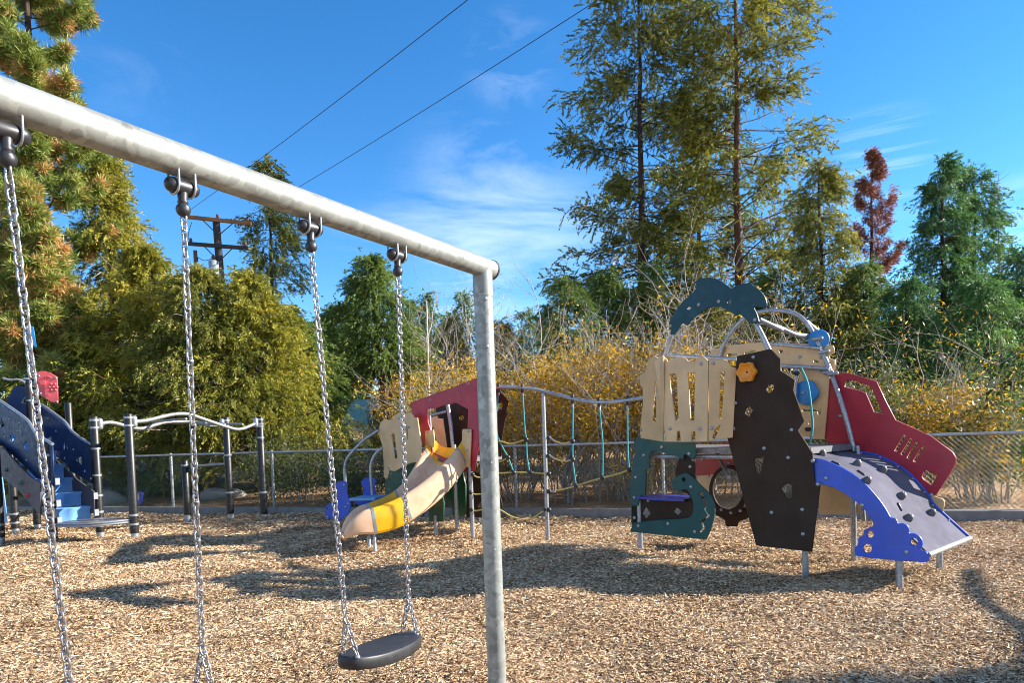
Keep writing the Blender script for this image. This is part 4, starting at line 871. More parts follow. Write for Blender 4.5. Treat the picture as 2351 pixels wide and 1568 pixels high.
# ------------------------------------------------------------------ things beyond the fence
def utility_pole():
    d = 25.0; base = at_depth(528, 800, d); base.z = terrain(base.x, base.y) - .2; top = at_depth(496, 505, d)
    r = thing('utility_pole', 'dark wooden utility pole with two crossarms and a grey transformer', 'utility pole', base)
    MB().tube([base, top], [.17, .125], 14).build('pole', MT['wood_dark'], r)
    a, b = at_depth(423, 497, d + .4), at_depth(577, 513, d - .2); ax = (b - a).normalized(); q = ax.cross(Vector((0, 0, 1)))
    arms = []
    for (x, y, x2, y2, m_) in ((423, 497, 577, 513, 'wood_rust'), (430, 559, 572, 570, 'wood_dark')):
        a, b = at_depth(x, y, d - .15), at_depth(x2, y2, d - .15); c = (a + b)/2
        arm = MB().box(c, (b - a)/2, q*.05, (0, 0, .065)).build('crossarm', MT[m_], r)
        for f in (.06, .94, .5):
            p = a.lerp(b, f); MB().tube([p + Vector((0, 0, .05)), p + Vector((0, 0, .12)), p + Vector((0, 0, .2))], [.03, .06, .04], 10).build('insulator', MT['ceramic'], arm)
        arms.append((a, b))
    for i in (0, 1):
        for f in (.25, .75):
            p = arms[i][0].lerp(arms[i][1], f); c = arms[i][0].lerp(arms[i][1], .5) - Vector((0, 0, .55)); MB().tube([p, c], .018, 6).build('brace', MT['wood_dark'], r)
    c0, c1 = at_depth(493, 648, d - .25), at_depth(490, 598, d - .25)
    t = MB().tube([c0, c0.lerp(c1, .04), c0.lerp(c1, .96), c1], [.15, .17, .17, .12], 16).build('transformer', MT['grey_tank'], r)
    MB().tube([c1, c1 + Vector((0, 0, .12)), c1 + Vector((0, 0, .22))], [.05, .07, .03], 10).build('bushing', MT['ceramic'], t)
    for x, y in ((450, 590), (448, 575)):
        p = at_depth(x, y, d - .2); MB().tube([p, p - Vector((0, 0, .4))], .07, 10).build('fuse', MT['ceramic'], r)
    MB().tube(curve3([at_depth(440, 510, d - .2), at_depth(432, 540, d - .3), at_depth(436, 555, d - .2)]), .012, 5).build('jumper_wire', MT['wire'], r)
    MB().tube(curve3([at_depth(450, 588, d - .2), at_depth(470, 598, d - .3), at_depth(489, 592, d - .25)]), .012, 5).build('jumper_wire', MT['wire'], r)
    return arms[0]
arm = utility_pole()
for p0, (x, y), lab in ((arm[0].lerp(arm[1], .06) + Vector((0, 0, .2)), (1100, 0), 'upper left of two thin black power lines crossing the blue sky'), (arm[0].lerp(arm[1], .94) + Vector((0, 0, .2)), (1350, 35), 'lower right of two thin black power lines crossing the blue sky')):
    dr = ray(x, y); p1 = EYE + dr*((p0.z - .6 - EYE.z)/dr.z)
    end = p0 + (p1 - p0)*2.2; end.z = p0.z - .3
    pts = [p0.lerp(end, k/40) - Vector((0, 0, 1))*2.2*(k/40)*(1 - k/40)*0.55 for k in range(41)]
    k = min(range(41), key=lambda i: abs(pj(pts[i])[0] - x) if (pts[i] - EYE).dot(Vector((0, 1, 0))) > 1 else 1e9)
    o = MB().tube(pts, .008, 5).build('power_line', MT['wire'], None, p0); tag(o, lab, 'power line', 'power lines from the utility pole')
def pavilion():
    d = 30.0; z0 = .6; c = at_depth(835, 975, d)
    r = thing('pavilion', 'open pavilion with green ribbed metal roof among the trees', 'pavilion', (c.x, d + 1.5, z0))
    e0, e1 = at_depth(780, 978, d), at_depth(905, 974, d); t0, t1 = at_depth(812, 918, d + 2.2), at_depth(910, 914, d + 2.2)
    m = MB(); n = 18
    for k in range(n):
        a, b = k/n, (k + 1)/n
        p, q, p2, q2 = e0.lerp(e1, a), e0.lerp(e1, b), t0.lerp(t1, a), t0.lerp(t1, b)
        m.add([p, q, q2, p2], [(0, 1, 2, 3)], False); nn = Vector((0, -.5, .8)).normalized()*.05
        m.box((p + p2)/2 + nn*.25, (p2 - p)/2, (.012, 0, 0), nn*.25)
    bk0, bk1 = e0 + Vector((0, 4.6, 0)), e1 + Vector((0, 4.6, 0)); m.add([t0, t1, bk1, bk0], [(0, 1, 2, 3)], False)
    m.build('roof', MT['roof_green'], r)
    MB().box((e0 + e1)/2 - Vector((0, -.06, .1)), (e1 - e0)/2, (0, .04, 0), (0, 0, .1)).build('fascia', MT['cream'], r)
    for f, dy in ((.08, .3), (.92, .3), (.08, 4.2), (.92, 4.2)):
        p = e0.lerp(e1, f) + Vector((0, dy, 0)); MB().box((p.x, p.y, (p.z + z0)/2), (.09, 0, 0), (0, .09, 0), (0, 0, (p.z - z0)/2)).build('post', MT['cream'], r)
    m = MB(); a, b = e0.lerp(e1, .08) + Vector((0, .3, 0)), e0.lerp(e1, .92) + Vector((0, .3, 0)); h = at_depth(835, 1010, d).z
    m.box(Vector(((a.x + b.x)/2, a.y, h)), (b - a)/2*Vector((1, 0, 0)).x if False else Vector(((b.x - a.x)/2, 0, 0)), (0, .05, 0), (0, 0, .05))
    for k in range(22): m.box((a.x + (b.x - a.x)*k/21, a.y, h - .45), (.03, 0, 0), (0, .02, 0), (0, 0, .42))
    m.build('railing', MT['cream'], r)
    MB().box(Vector(((a.x + b.x)/2, a.y + 3.9, (h + e0.z)/2 - .4)), ((b.x - a.x)/2, 0, 0), (0, .06, 0), (0, 0, (e0.z - h)/2 + .4)).build('wall', MT['cream'], r)
pavilion()
q = at_depth(983, 905, 16); p = at_depth(979, 690, 16)
o = MB().tube([Vector((q.x, 16, terrain(q.x, 16) - .2)), p], [.028, .016], 8).build('flag_pole', MT['cream'], None, Vector((q.x, 16, terrain(q.x, 16)))); tag(o, 'thin pale metal pole standing bare among the yellow shrubs', 'pole')
q = at_depth(320, 1140, 14.15)
r_ = thing('notice_sign', 'small dark blue notice hanging on the fence behind the overhead ladder', 'sign', (q.x, q.y, 0))
fr_ = Frame((q.x, q.y), (1, -.334)); fr_.o = fr_.o
panel(r_, 'board', MT['deep_blue'], fr_, 0, [(545, 945), (600, 935), (620, 960), (615, 1030), (590, 1075), (560, 1050)], [], .012, Z8)
panel(r_, 'figure', MT['cream'], fr_, -.012, [(568, 960), (578, 960), (585, 1000), (578, 1030), (566, 1000)], [], .006, Z8)

# ------------------------------------------------------------------ vegetation
def branch_tube(mb, pts, r0, r1, n=5):
    m = len(pts); mb.tube(pts, [r0 + (r1 - r0)*i/(m - 1) for i in range(m)], n, False)
class Leaves:
    def __init__(s): s.C = []; s.A = []; s.L = []; s.W = []; s.T = []
    def add(s, C, A, L, W_, T): s.C.append(C); s.A.append(A); s.L.append(L); s.W.append(W_); s.T.append(T)
    def build(s, name, m, parent=None, off=None):
        A = np.concatenate(s.A); A /= np.linalg.norm(A, axis=1, keepdims=True) + 1e-9
        return leaf_mesh(name, np.concatenate(s.C), A, np.concatenate(s.L), np.concatenate(s.W), np.clip(np.concatenate(s.T), 0, 1), m, parent, off)
def conifer(px, top, depth, R, label, leaf='cedar_olive', barkm='bark_brown', lo=.12, nb=110, sprays=12, per=18, ls=.16, kind='cedar', shape=.75, dr_rng=(-.1, 1.0), bare=.3, tint=0., group=None, name='cedar_tree', trunk=.22, cat='tree', lean=(0, 0), open_=.0, seed=None, up=.25, crown=True):
    rs = random.Random(seed if seed is not None else int(px*7 + depth*13)); rg = np.random.default_rng(int(px*11 + depth*17))
    tp = at_depth(px, top, depth); z0 = terrain(tp.x, depth); H = tp.z - z0; base = Vector((tp.x - lean[0], depth - lean[1], z0))
    r = thing(name, label, cat, base, group)
    tm = MB(); ax = Vector((lean[0], lean[1], H))
    wob = [(rs.uniform(-.05, .05), rs.uniform(-.05, .05)) for _ in range(14)]
    def axis(f): i = min(12, int(f*13)); w = wob[i]; w2 = wob[i + 1]; q = f*13 - i; return base + ax*f + Vector((w[0]*(1 - q) + w2[0]*q, w[1]*(1 - q) + w2[1]*q, 0))*min(1, f*4)
    tm.tube([axis(k/16) - Vector((0, 0, .3 if k == 0 else 0)) for k in range(17)], [trunk*(1 - .95*k/16)*(1.25 if k == 0 else 1) for k in range(17)], 10, False)
    lv = Leaves()
    for b in range(nb):
        f = lo + (1 - lo)*((b + rs.random())/nb)**.9
        if f > .985: f = .985
        q = (f - lo)/(1 - lo); prof = (1 - q)**shape*(.55 + .45*min(1, q*6)) + .04
        Lb = R*prof*rs.uniform(.62, 1.18)
        if rs.random() < open_: Lb *= .45
        an = rs.uniform(0, 2*math.pi); o = axis(f); dr = Vector((math.cos(an), math.sin(an), 0))
        rise = rs.uniform(-.15, up) if kind != 'pine' else rs.uniform(0, up + .15)
        pts = []
        for k in range(6):
            s = k/5; zz = rise*s - (.24*s*s if kind == 'cedar' else .12*s*s) + (.20*s**4 if kind == 'cedar' else .3*s**3 if kind == 'pine' else .75*s**3)
            pts.append(o + dr*Lb*s + Vector((0, 0, Lb*zz)) + Vector((rs.uniform(-1, 1), rs.uniform(-1, 1), rs.uniform(-1, 1)))*.03*Lb*s)
        br = max(.008, trunk*.22*(1 - f)*(Lb/R)**.5 + .007); branch_tube(tm, pts, br, br*.3, 4)
        ns = max(3, int(sprays*(.45 + .55*Lb/R)))
        btint = rs.gauss(0, .10)
        for k in range(ns):
            s = bare + (1 - bare)*((k + rs.random())/ns)**.8; i = min(4, int(s*5)); c = pts[i].lerp(pts[i + 1], s*5 - i)
            sp = .05 + .30*Lb*(1 - abs(s - .62))*.8; side = Vector((-dr.y, dr.x, 0))
            lat = max(-1.5, min(1.5, rs.gauss(0, 1)))*sp*.5; c = c + side*lat + Vector((0, 0, rs.gauss(0, .06)*Lb*.6 - abs(lat)*.15))
            if abs(lat) > .25 and rs.random() < .5: branch_tube(tm, [pts[i], c], br*.35, br*.2, 3)
            if not crown: continue
            n = int(per*3.6*rs.uniform(.6, 1.4)); outv = np.array((dr + side*(lat/max(sp, .01))*.5)[:])
            if kind == 'cedar':
                for q_ in range(3):
                    m_ = max(6, n//3); Lf = ls*(1.8 + 1.1*min(Lb, 3)/3)*rs.uniform(.6, 1.3)
                    cc = np.array(c[:]) + np.clip(rg.normal(size=3), -1.5, 1.5)*np.array([.8, .8, .55])*ls*(.7 + .3*min(Lb, 3))
                    Fd = outv*rs.uniform(.3, 1.0) + np.array([0, 0, -1])*rs.uniform(*dr_rng) + rg.normal(size=3)*.35; Fd /= np.linalg.norm(Fd)
                    Sd = np.cross(Fd, rg.normal(size=3)*.5 + np.array([0, 0, 1])); Sd /= np.linalg.norm(Sd) + 1e-6
                    sf = rg.random(m_)**.8; sg_ = np.where(rg.random(m_) < .5, -1, 1)*rg.uniform(.25, .95, m_)*(1.05 - sf)
                    P = cc + Fd*(sf*Lf)[:, None] + rg.normal(size=(m_, 3))*.018
                    P[:, 2] -= sf**2*Lf*.25
                    A = Fd + Sd*sg_[:, None] + rg.normal(size=(m_, 3))*.18 + np.array([0, 0, -.12])
                    L = ls*.66*rg.uniform(.5, 1.4, m_)*(1.15 - .5*sf); Wd = ls*.17*rg.uniform(.6, 1.3, m_)
                    lv.add(P, A, L, Wd, np.full(m_, .42 + tint + btint + rs.gauss(0, .12)) + rg.normal(size=m_)*.10 + .14*(sf - .5))
                continue
            elif kind == 'pine':
                P = np.array(c[:]) + rg.normal(size=(n, 3))*.05
                A = rg.normal(size=(n, 3)) + outv*.5 + np.array([0, 0, .35]); L = ls*rg.uniform(.8, 1.3, n); Wd = L*rg.uniform(.07, .12, n)
            else:                                             # dead: tufts drooping on the bough
                P = np.array(c[:]) + rg.normal(size=(n, 3))*.07
                A = outv*rg.uniform(.2, 1, (n, 1)) + np.array([0, 0, -.3]) + rg.normal(size=(n, 3))*.6; L = ls*rg.uniform(.7, 1.3, n); Wd = L*rg.uniform(.12, .2, n)
            T = np.full(n, .44 + tint + btint + rs.gauss(0, .13)) + rg.normal(size=n)*.13
            if kind == 'pine' and rs.random() < .22: T += .38
            lv.add(P, A, L, Wd, T)
    if kind == 'cedar' and crown:
        tw = tm; nt_ = len(tm.f)
        for b in range(int(nb*.22)):
            f = max(.06, lo*.6) + (.9 - lo*.6)*rs.random()**1.3; an = rs.uniform(0, 2*math.pi); o = axis(f); dr = Vector((math.cos(an), math.sin(an), 0)); Lb = R*(1 - f)**shape*rs.uniform(.5, 1.0) + .2
            pts = [o + dr*Lb*k/4 + Vector((0, 0, Lb*(rs.uniform(-.1, .1) - .12*(k/4)**2 + .2*(k/4)**4))) + Vector((rs.gauss(0, .02), rs.gauss(0, .02), rs.gauss(0, .02)))*Lb*k for k in range(5)]
            branch_tube(tw, pts, .012 + .004*R, .004, 4)
            for _ in range(2):
                k = rs.randint(1, 4); e = pts[k] + (dr*.5 + Vector((rs.gauss(0, .5), rs.gauss(0, .5), rs.gauss(0, .3))))*Lb*.25; branch_tube(tw, [pts[k], e], .007, .003, 3)
    if crown: # leader
        n = per*4; f = rg.uniform(.93, 1.0, n); P = np.array([axis(q)[:] for q in f]) + rg.normal(size=(n, 3))*.06
        lv.add(P, rg.normal(size=(n, 3))*.6 + np.array([0, 0, .7]), ls*.7*rg.uniform(.6, 1.2, n), ls*.2*rg.uniform(.6, 1.2, n), np.full(n, .5 + tint))
    to = tm.build('trunk', MT[barkm], r)
    if kind == 'cedar' and crown:
        to.data.materials.append(MT['twig_grey']); mi = np.zeros(len(tm.f), np.int32); mi[nt_:] = 1; to.data.polygons.foreach_set('material_index', mi)
    if crown: lv.build('crown', MT[leaf], r)
    return r
def shrub(px, depth, Hh, Rr, label, leaf='yellow_leaves', stems=16, leaves=9000, ls=.09, bark_='twig_grey', twig=1.0, tint=0., name='willow_shrub', group=None, cat='shrub', hmin=.25, hmax=1.0, base_off=0.):
    rs = random.Random(int(px*3 + depth*31)); rg = np.random.default_rng(int(px*5 + depth*7))
    q = at_depth(px, 1000, depth); base = Vector((q.x, depth, terrain(q.x, depth) + base_off)); r = thing(name, label, cat, base, group)
    tm = MB(); tips = []
    def grow(p, d, L, rad, lvl):
        pts = [p]; v = d.copy(); n = 5
        for k in range(n):
            v = (v + Vector((rs.gauss(0, .16), rs.gauss(0, .16), rs.gauss(.03, .12)))).normalized(); pts.append(pts[-1] + v*L/n)
        branch_tube(tm, pts, rad, rad*.45, 5 if lvl == 0 else 3)
        for i in range(1, n + 1): tips.append((pts[i], v, lvl, min(1, (pts[i].z - base.z)/Hh)))
        if lvl < 3:
            for _ in range((3, 3, 2)[lvl] if twig >= 1 else (2, 2, 1)[lvl]):
                i = rs.randint(1 if lvl else 2, n); nd = (v + Vector((rs.gauss(0, .65), rs.gauss(0, .65), rs.gauss(.05, .4)))).normalized()
                grow(pts[i], nd, L*rs.uniform(.38, .62), rad*.5, lvl + 1)
    for s in range(stems):
        an = rs.uniform(0, 2*math.pi); sp = rs.uniform(.1, .85)*Rr/Hh
        grow(base + Vector((math.cos(an), math.sin(an), 0))*rs.uniform(.05, .35)*Rr - Vector((0, 0, .1)), Vector((math.cos(an)*sp, math.sin(an)*sp, 1)).normalized(), Hh*rs.uniform(.45, .85), rs.uniform(.014, .030)*max(.6, Hh/4), 0)
    tm.build('stems', MT[bark_], r)
    if leaves:
        pool = [t for t in tips if t[2] >= 1 and hmin <= t[3] <= hmax] or tips
        nn = max(1, leaves//7); pick = rg.integers(0, len(pool), nn)
        C = np.array([pool[i][0][:] for i in pick]); C = np.repeat(C, 7, 0); n = len(C); C = C + rg.normal(size=(n, 3))*.11
        A = np.repeat(np.array([pool[i][1][:] for i in pick]), 7, 0)*.5 + rg.normal(size=(n, 3))*.6 + np.array([0, 0, -.35])
        A /= np.linalg.norm(A, axis=1, keepdims=True); L = ls*rg.uniform(.6, 1.4, n); T = np.repeat(rg.normal(.46 + tint, .24, nn), 7) + rg.normal(0, .12, n)
        leaf_mesh('leaves', C, A, L, L*rg.uniform(.22, .36, n), np.clip(T, 0, 1), MT[leaf], r)
    return r
G1 = 'conifers beyond the fence'
# the two tall cedars
conifer(1466, -230, 31, 4.2, 'taller left cedar of the big pair with a bare dark trunk against the sky', 'cedar_olive', 'bark_dark', .10, 200, 17, 27, .225, shape=.40, bare=.46, up=.45, tint=-.07, trunk=.24, group=G1, open_=.25, dr_rng=(-.6, .6), lean=(.5, 0))
conifer(1683, -330, 30, 4.3, 'right cedar of the big pair with golden foliage and pale sunlit trunk', 'cedar_gold', 'bark_brown', .10, 200, 17, 26, .225, shape=.40, up=.5, bare=.42, trunk=.25, group=G1, open_=.3, tint=-.10, dr_rng=(-.6, .6), lean=(.25, 0))
conifer(1590, -60, 33, 3.4, 'narrow cedar filling the space between the two tallest cedars', 'cedar_green', 'bark_dark', .12, 120, 13, 15, .22, shape=.5, bare=.3, trunk=.17, group=G1, open_=.2)
conifer(1880, 370, 20, 1.75, 'mid height bushy olive cedar right of the tall pair', 'cedar_olive', 'bark_dark', .08, 130, 13, 17, .16, shape=.55, bare=.2, trunk=.16, group=G1, tint=.03)
conifer(2000, 345, 27, 1.6, 'dead conifer with rust red needles', 'dead_needles', 'bark_dark', .22, 56, 11, 15, .17, kind='dead', shape=.7, bare=.3, trunk=.17, up=.5, group=G1, name='dead_pine')
conifer(2165, 362, 21, 1.7, 'dark green cedar with a pointed top right of the dead conifer', 'cedar_dark', 'bark_dark', .05, 150, 13, 16, .16, shape=.6, bare=.25, trunk=.17, group=G1)
conifer(2235, 380, 22, 1.6, 'dark cedar with a blunt top just behind the pointed one', 'cedar_dark', 'bark_dark', .05, 130, 12, 16, .16, shape=.5, bare=.25, trunk=.15, group=G1, tint=.05)
conifer(2293, 393, 21.5, 1.3, 'bare grey dead top of a conifer near the right edge', 'cedar_dark', 'twig_grey', .25, 60, 5, 1, .16, shape=.6, bare=.3, trunk=.08, up=.7, crown=False, group=G1, name='bare_tree')
conifer(2370, 560, 17, 2.3, 'dense dark green cedar cut by the right edge of the picture', 'cedar_dark', 'bark_dark', .02, 150, 13, 17, .14, shape=.5, bare=.15, trunk=.14, group=G1, tint=.04)
conifer(2260, 640, 15.5, 1.9, 'low bright green young cedar above the right end of the fence', 'cedar_dark', 'bark_dark', .0, 120, 12, 17, .13, shape=.6, bare=.12, trunk=.09, group=G1, tint=.12)
conifer(2080, 640, 18, 2.0, 'low dark cedar under the dead conifer', 'cedar_dark', 'bark_dark', .0, 120, 12, 16, .14, shape=.55, bare=.12, trunk=.10, group=G1, tint=-.02)
conifer(1985, 600, 19.5, 1.7, 'green young cedar at the foot of the bushy olive cedar', 'cedar_green', 'bark_dark', .0, 110, 12, 16, .15, shape=.6, bare=.15, trunk=.10, group=G1)
conifer(1300, 640, 25, 2.0, 'short dark cedar at the lower left of the tall pair', 'cedar_green', 'bark_dark', .0, 110, 12, 16, .17, shape=.5, bare=.15, trunk=.12, group=G1)
conifer(1780, 620, 21, 2.2, 'low green cedar behind the dolphin tower', 'cedar_green', 'bark_dark', .0, 110, 12, 16, .16, shape=.5, bare=.15, trunk=.12, group=G1)
conifer(1395, 615, 27, 2.2, 'dark cedar under the left big trunk behind the golden shrubs', 'cedar_green', 'bark_dark', .0, 110, 12, 16, .18, shape=.6, bare=.15, trunk=.12, group=G1)
conifer(1500, 600, 28, 2.3, 'dark cedar at the foot of the big pair behind the dolphin panel', 'cedar_green', 'bark_dark', .0, 110, 12, 16, .18, shape=.55, bare=.15, trunk=.12, group=G1)
conifer(1262, 700, 31, 2.0, 'small green conifer between the swing post and the big pair', 'cedar_green', 'bark_dark', .0, 100, 12, 16, .19, shape=.7, bare=.15, trunk=.11, group=G1)
conifer(1150, 735, 33, 2.1, 'small green conifer right behind the swing post', 'cedar_olive', 'bark_dark', .0, 100, 12, 16, .19, shape=.7, bare=.15, trunk=.11, group=G1)
conifer(1030, 730, 31, 1.9, 'small olive conifer behind the thin pale pole', 'cedar_olive', 'bark_dark', .0, 100, 12, 16, .19, shape=.7, bare=.15, trunk=.11, group=G1)
# left side
conifer(34, -420, 19, 2.1, 'tall pine with long needles and browning tufts at the left edge', 'pine_needles', 'bark_dark', .16, 150, 17, 34, .22, kind='pine', shape=.42, bare=.25, trunk=.22, up=.35, group=G1, name='pine_tree')
conifer(60, 420, 16.5, 1.35, 'younger browning pine below the tall one at the left edge', 'pine_needles', 'bark_dark', .04, 130, 16, 34, .20, kind='pine', shape=.6, bare=.15, trunk=.14, up=.3, group=G1, name='pine_tree', tint=.06)
conifer(240, 345, 21, 2.0, 'golden cedar with a rounded tip above the wavy ladder', 'cedar_gold', 'bark_brown', .04, 190, 15, 18, .17, shape=.62, bare=.2, trunk=.19, group=G1, tint=.04)
conifer(330, 560, 17.5, 2.9, 'wide drooping olive cedar behind the wavy ladder', 'cedar_gold', 'bark_brown', .20, 170, 15, 19, .14, shape=.85, bare=.15, trunk=.15, group=G1)
conifer(455, 610, 16.6, 2.4, 'dense green cedar whose boughs hang over the ladder posts', 'cedar_olive', 'bark_brown', .24, 160, 14, 19, .14, shape=.8, bare=.15, trunk=.16, group=G1, tint=-.03)
conifer(150, 660, 18, 1.7, 'short olive cedar behind the stair climber', 'cedar_gold', 'bark_brown', .2, 120, 14, 18, .16, shape=.5, bare=.15, trunk=.12, group=G1, tint=.03)
conifer(612, 366, 26, 1.6, 'tall thin cedar with an open top right of the utility pole', 'cedar_olive', 'bark_dark', .10, 120, 13, 15, .19, shape=.45, bare=.3, trunk=.16, group=G1, open_=.25, tint=.02)
conifer(575, 622, 17, 2.5, 'bright yellow green cedar under the utility pole', 'cedar_gold', 'bark_brown', .14, 165, 14, 19, .15, shape=.8, bare=.15, trunk=.13, group=G1, tint=.03)
conifer(680, 740, 18.5, 1.45, 'dark green cedar seen between the two chains of the whole swing', 'cedar_green', 'bark_brown', .08, 140, 13, 18, .15, shape=.5, bare=.15, trunk=.13, group=G1, tint=-.05)
conifer(845, 586, 21, 1.55, 'cedar with an open crown above the green roof', 'cedar_green', 'bark_brown', .46, 110, 13, 16, .17, shape=.62, bare=.25, trunk=.21, group=G1, lean=(-.55, 0))
conifer(775, 700, 23, 1.3, 'small dark cedar left of the open crowned one', 'cedar_green', 'bark_dark', .5, 80, 12, 16, .17, shape=.55, bare=.2, trunk=.12, group=G1)
conifer(925, 770, 22, 1.2, 'small olive cedar right of the open crowned one', 'cedar_olive', 'bark_dark', .12, 90, 12, 16, .17, shape=.55, bare=.2, trunk=.12, group=G1)
for px, top, d, R, lab in ((985, 672, 42, 1.7, 'tallest pointed conifer in the far gap'), (1030, 720, 45, 1.7, 'small pointed conifer in the middle of the far gap'), (1066, 668, 44, 1.8, 'pointed conifer nearest the swing post in the far gap'), (1212, 708, 44, 2.0, 'lone pointed conifer just right of the swing post'), (1155, 760, 50, 2.2, 'lowest far conifer behind the swing post'), (1250, 735, 48, 2.2, 'far conifer in front of the dark cedar at the gap'), (945, 700, 46, 2.0, 'far conifer at the left end of the gap')):
    conifer(px, top, d, R, lab, 'cedar_green', 'bark_dark', .02, 70, 9, 12, .30, shape=.75, bare=.15, trunk=.13, group='far conifers in the gap')
# bare stems in front of trees, yellow willows
G2 = 'yellow leaved shrubs along the fence'
for px, d, Hh, Rr, nl, lab, hm in ((1035, 15.0, 3.2, 1.2, 4500, 'yellow shrub right of the thin pale pole', 1.), (1180, 13.6, 2.9, 1.4, 8500, 'thick yellow shrub right behind the swing post', .95), (1290, 14.4, 3.4, 1.5, 13000, 'golden shrub behind the steel pole of the rope net', .95), (1410, 13.3, 3.3, 1.5, 14000, 'brightest golden shrub at the left of the tan balcony', .95), (1530, 13.8, 3.4, 1.5, 9000, 'golden shrub half hidden by the tan balcony', .85), (1650, 13.0, 3.0, 1.5, 8000, 'yellow shrub seen through the tyre ring', .8), (2110, 12.2, 2.2, 1.0, 5200, 'yellow shrub above the red truck panel', .95), (2240, 11.2, 1.9, .9, 3000, 'thin yellow shrub at the right end of the fence', .9), (960, 18, 3.0, 1.3, 4200, 'sparse yellow shrub beside the open crowned cedar', 1.)):
    shrub(px, d, Hh, Rr, lab, leaves=nl, ls=.085, group=G2, hmax=hm*.9, hmin=.04, stems=19)
G3 = 'bare branched saplings'
for px, d, Hh, Rr, lab in ((1330, 12.9, 3.6, 1.4, 'tall bare grey sapling left of the dolphin panel'), (1450, 12.9, 3.9, 1.4, 'tallest bare grey sapling below the left big trunk'), (1570, 13.2, 4.3, 1.5, 'bare grey sapling directly behind the dolphin'), (1760, 12.6, 3.7, 1.6, 'bare sapling behind the arched steel pipe'), (1900, 12.0, 3.1, 1.5, 'bare sapling right of the blue wheel'), (2060, 13.0, 3.4, 1.5, 'spreading bare sapling right of the red truck panel'), (2220, 13.4, 3.3, 1.4, 'bare sapling in front of the young cedar'), (1120, 20, 5.0, 1.3, 'bare sapling standing behind the swing post'), (1010, 24, 5.5, 1.4, 'thin bare sapling in the far gap')):
    shrub(px, d, Hh, Rr, lab, leaves=500, ls=.08, name='bare_sapling', group=G3, stems=15 if px < 1950 else 7, cat='sapling')
G4 = 'low brush behind the fence'
i_ = 0
for px, d, Hh, Rr, nl, lf, lab in ((690, 14.8, 1.5, 1.0, 3600, 'shrub_leaves', 'dark brush right of the ladder posts'), (800, 14.2, 1.15, 1.0, 2600, 'shrub_leaves', 'dark twiggy brush in front of the pavilion'), (900, 13.8, 1.6, 1.0, 3600, 'shrub_leaves', 'dark brush behind the tan animal head'), (1000, 13.4, 1.5, 1.0, 2600, 'shrub_leaves', 'dark brush behind the red window'), (610, 15.6, 1.5, 1.1, 3600, 'shrub_leaves', 'green brush behind the short ladder post'), (300, 17, .9, .9, 2600, 'shrub_leaves', 'low green bush on the bare slope beside the notice'), (400, 17.5, .8, .9, 2200, 'shrub_leaves', 'low green bush right of the notice'), (1900, 12.2, 2.2, 1.3, 5200, 'shrub_leaves', 'green brush behind the curved ramp'), (2040, 12.2, 2.0, 1.2, 4200, 'shrub_leaves', 'green brush behind the red truck panel'), (2300, 11.0, 1.9, 1.2, 4200, 'shrub_leaves', 'green brush at the right edge of the fence'), (2180, 13.2, 2.4, 1.5, 6000, 'cedar_dark', 'dark green brush behind the yellow shrub at right'), (1760, 12.6, 2.1, 1.3, 4200, 'yellow_leaves', 'yellow brush behind the black climbing panel'), (1350, 17.5, 2.4, 1.8, 6000, 'shrub_leaves', 'green brush behind the golden shrubs'), (1150, 18, 2.4, 1.8, 6000, 'shrub_leaves', 'green brush under the far gap'), (1600, 16.5, 2.6, 1.8, 6000, 'shrub_leaves', 'green brush behind the tan balcony')):
    shrub(px, d, Hh, Rr, lab, lf, 14, nl, .085, group=G4, name='brush', twig=1.0, hmin=.05, cat='bush', tint=-.08)
# far wood that reads as one mass
def far_wood():
    rg = np.random.default_rng(5); lv = Leaves()
    for k in range(150):
        x = rg.uniform(-75, 75); y = kerb_y(x)*0 + rg.uniform(52, 70); z0 = terrain(x, y) if False else 1.0
        H = rg.uniform(5, 8.5) if abs(x) < 8 else rg.uniform(7, 12); R = rg.uniform(1.6, 2.6); n = 900
        f = rg.random(n)**1.2; an = rg.uniform(0, 2*np.pi, n); rr = R*(1 - f)**.8*np.sqrt(rg.uniform(.1, 1, n))
        P = np.stack([x + rr*np.cos(an), y + rr*np.sin(an), z0 + f*H], 1); A = np.stack([np.cos(an), np.sin(an), -.5 + 0*an], 1) + rg.normal(size=(n, 3))*.5
        lv.add(P, A, .55*rg.uniform(.6, 1.4, n), .22*rg.uniform(.6, 1.4, n), np.full(n, rg.normal(.42, .15)) + rg.normal(0, .12, n))
    o = lv.build('far_wood', MT['cedar_green'], None, Vector((0, 60, 0))); tag(o, 'far dark conifer wood closing the view behind the nearer trees', 'wood', kind='stuff')
far_wood()
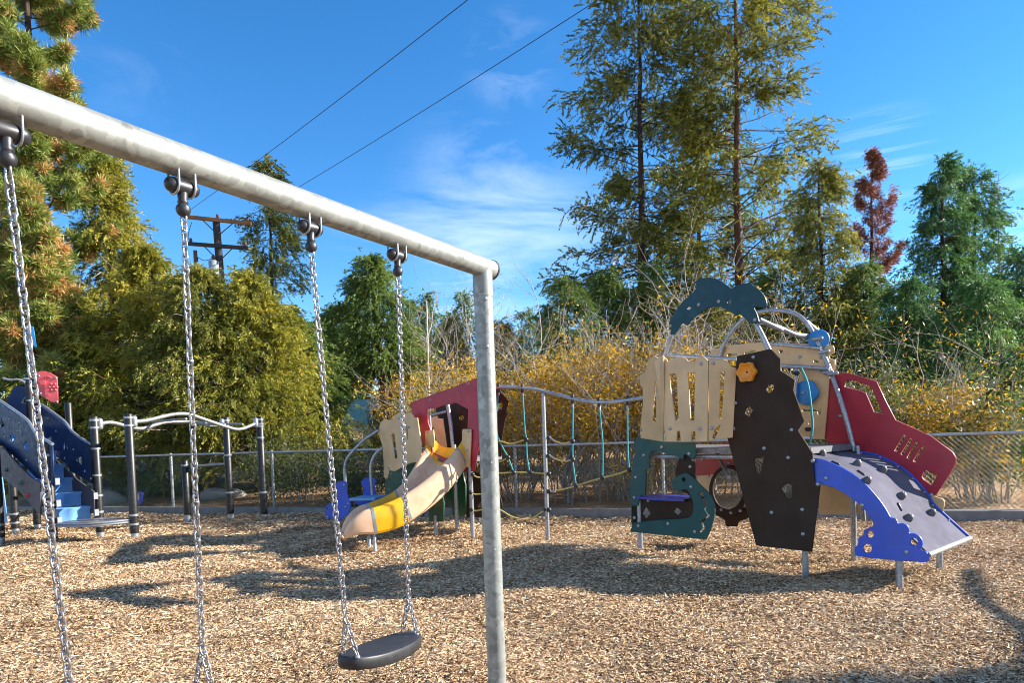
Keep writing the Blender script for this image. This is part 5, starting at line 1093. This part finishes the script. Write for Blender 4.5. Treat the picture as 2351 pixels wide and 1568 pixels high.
# boulders on the slope at the left
for i, (px, d, s, lab) in enumerate(((285, 17.8, .55, 'largest pale granite boulder on the slope left of the notice'), (235, 16.5, .4, 'grey boulder close behind the stair climber posts'), (460, 18.5, .5, 'flat pale boulder behind the short ladder post'), (350, 19.5, .6, 'boulder highest on the bare slope'), (505, 16.4, .3, 'small stone at the foot of the hanging cedar'))):
    q = at_depth(px, 1000, d); rs = random.Random(i); m = MB(); c = Vector((q.x, d, terrain(q.x, d) + s*.15)); m.ball(c, s, 12, 8, (1.5, 1.0, .62))
    for v in m.v:
        e = v - c; v += e*(.18*math.sin(e.x*7 + i) + .14*math.sin(e.y*9 + e.z*6 + i*2))
    o = m.build('boulder', MT['stone'], None, c); tag(o, lab, 'boulder', 'boulders on the slope')
# tree standing right of the picture, whose shade reaches the lower right corner
def side_tree():
    up = lambda x, y, h: Vector((x, y, 0)) + SUN_DIR*(h/SUN_DIR.z)
    base = up(2.9, 3.25, 2.6); base.z = 0
    r = thing('shade_tree', 'crooked leafy tree standing right of the picture whose shadow reaches in', 'tree', base)
    m = MB(); m.tube(curve3([base - Vector((0, 0, .2)), base + Vector((.1, -.1, .9)), base + Vector((-.1, -.1, 1.8)), base + Vector((0, -.1, 2.6))], 4), .11, 10)
    gl = [at_ground(*q) for q in ((2351, 1505), (2330, 1484), (2296, 1440), (2252, 1388), (2219, 1345), (2224, 1308))]
    b = curve3([base + Vector((-.1, -.1, 1.9)), up(3.0, 3.75, 2.6)] + [up(q.x, q.y, 2.65) for q in gl], 5)
    m.tube(b, [.06 - .02*k/len(b) for k in range(len(b))], 8); m.build('trunk', MT['bark_dark'], r); lv = Leaves(); rg = np.random.default_rng(3)
    for k in range(120):
        c = np.array(up(2.9, 3.30, 2.45)[:]) + np.clip(rg.normal(size=3), -1.3, 1.3)*np.array([.40, .36, .36]); n = 110
        lv.add(c + rg.normal(size=(n, 3))*.10, rg.normal(size=(n, 3)), .10*rg.uniform(.6, 1.4, n), .05*rg.uniform(.6, 1.4, n), rg.normal(.5, .15, n))
    lv.build('crown', MT['cedar_green'], r)
side_tree()
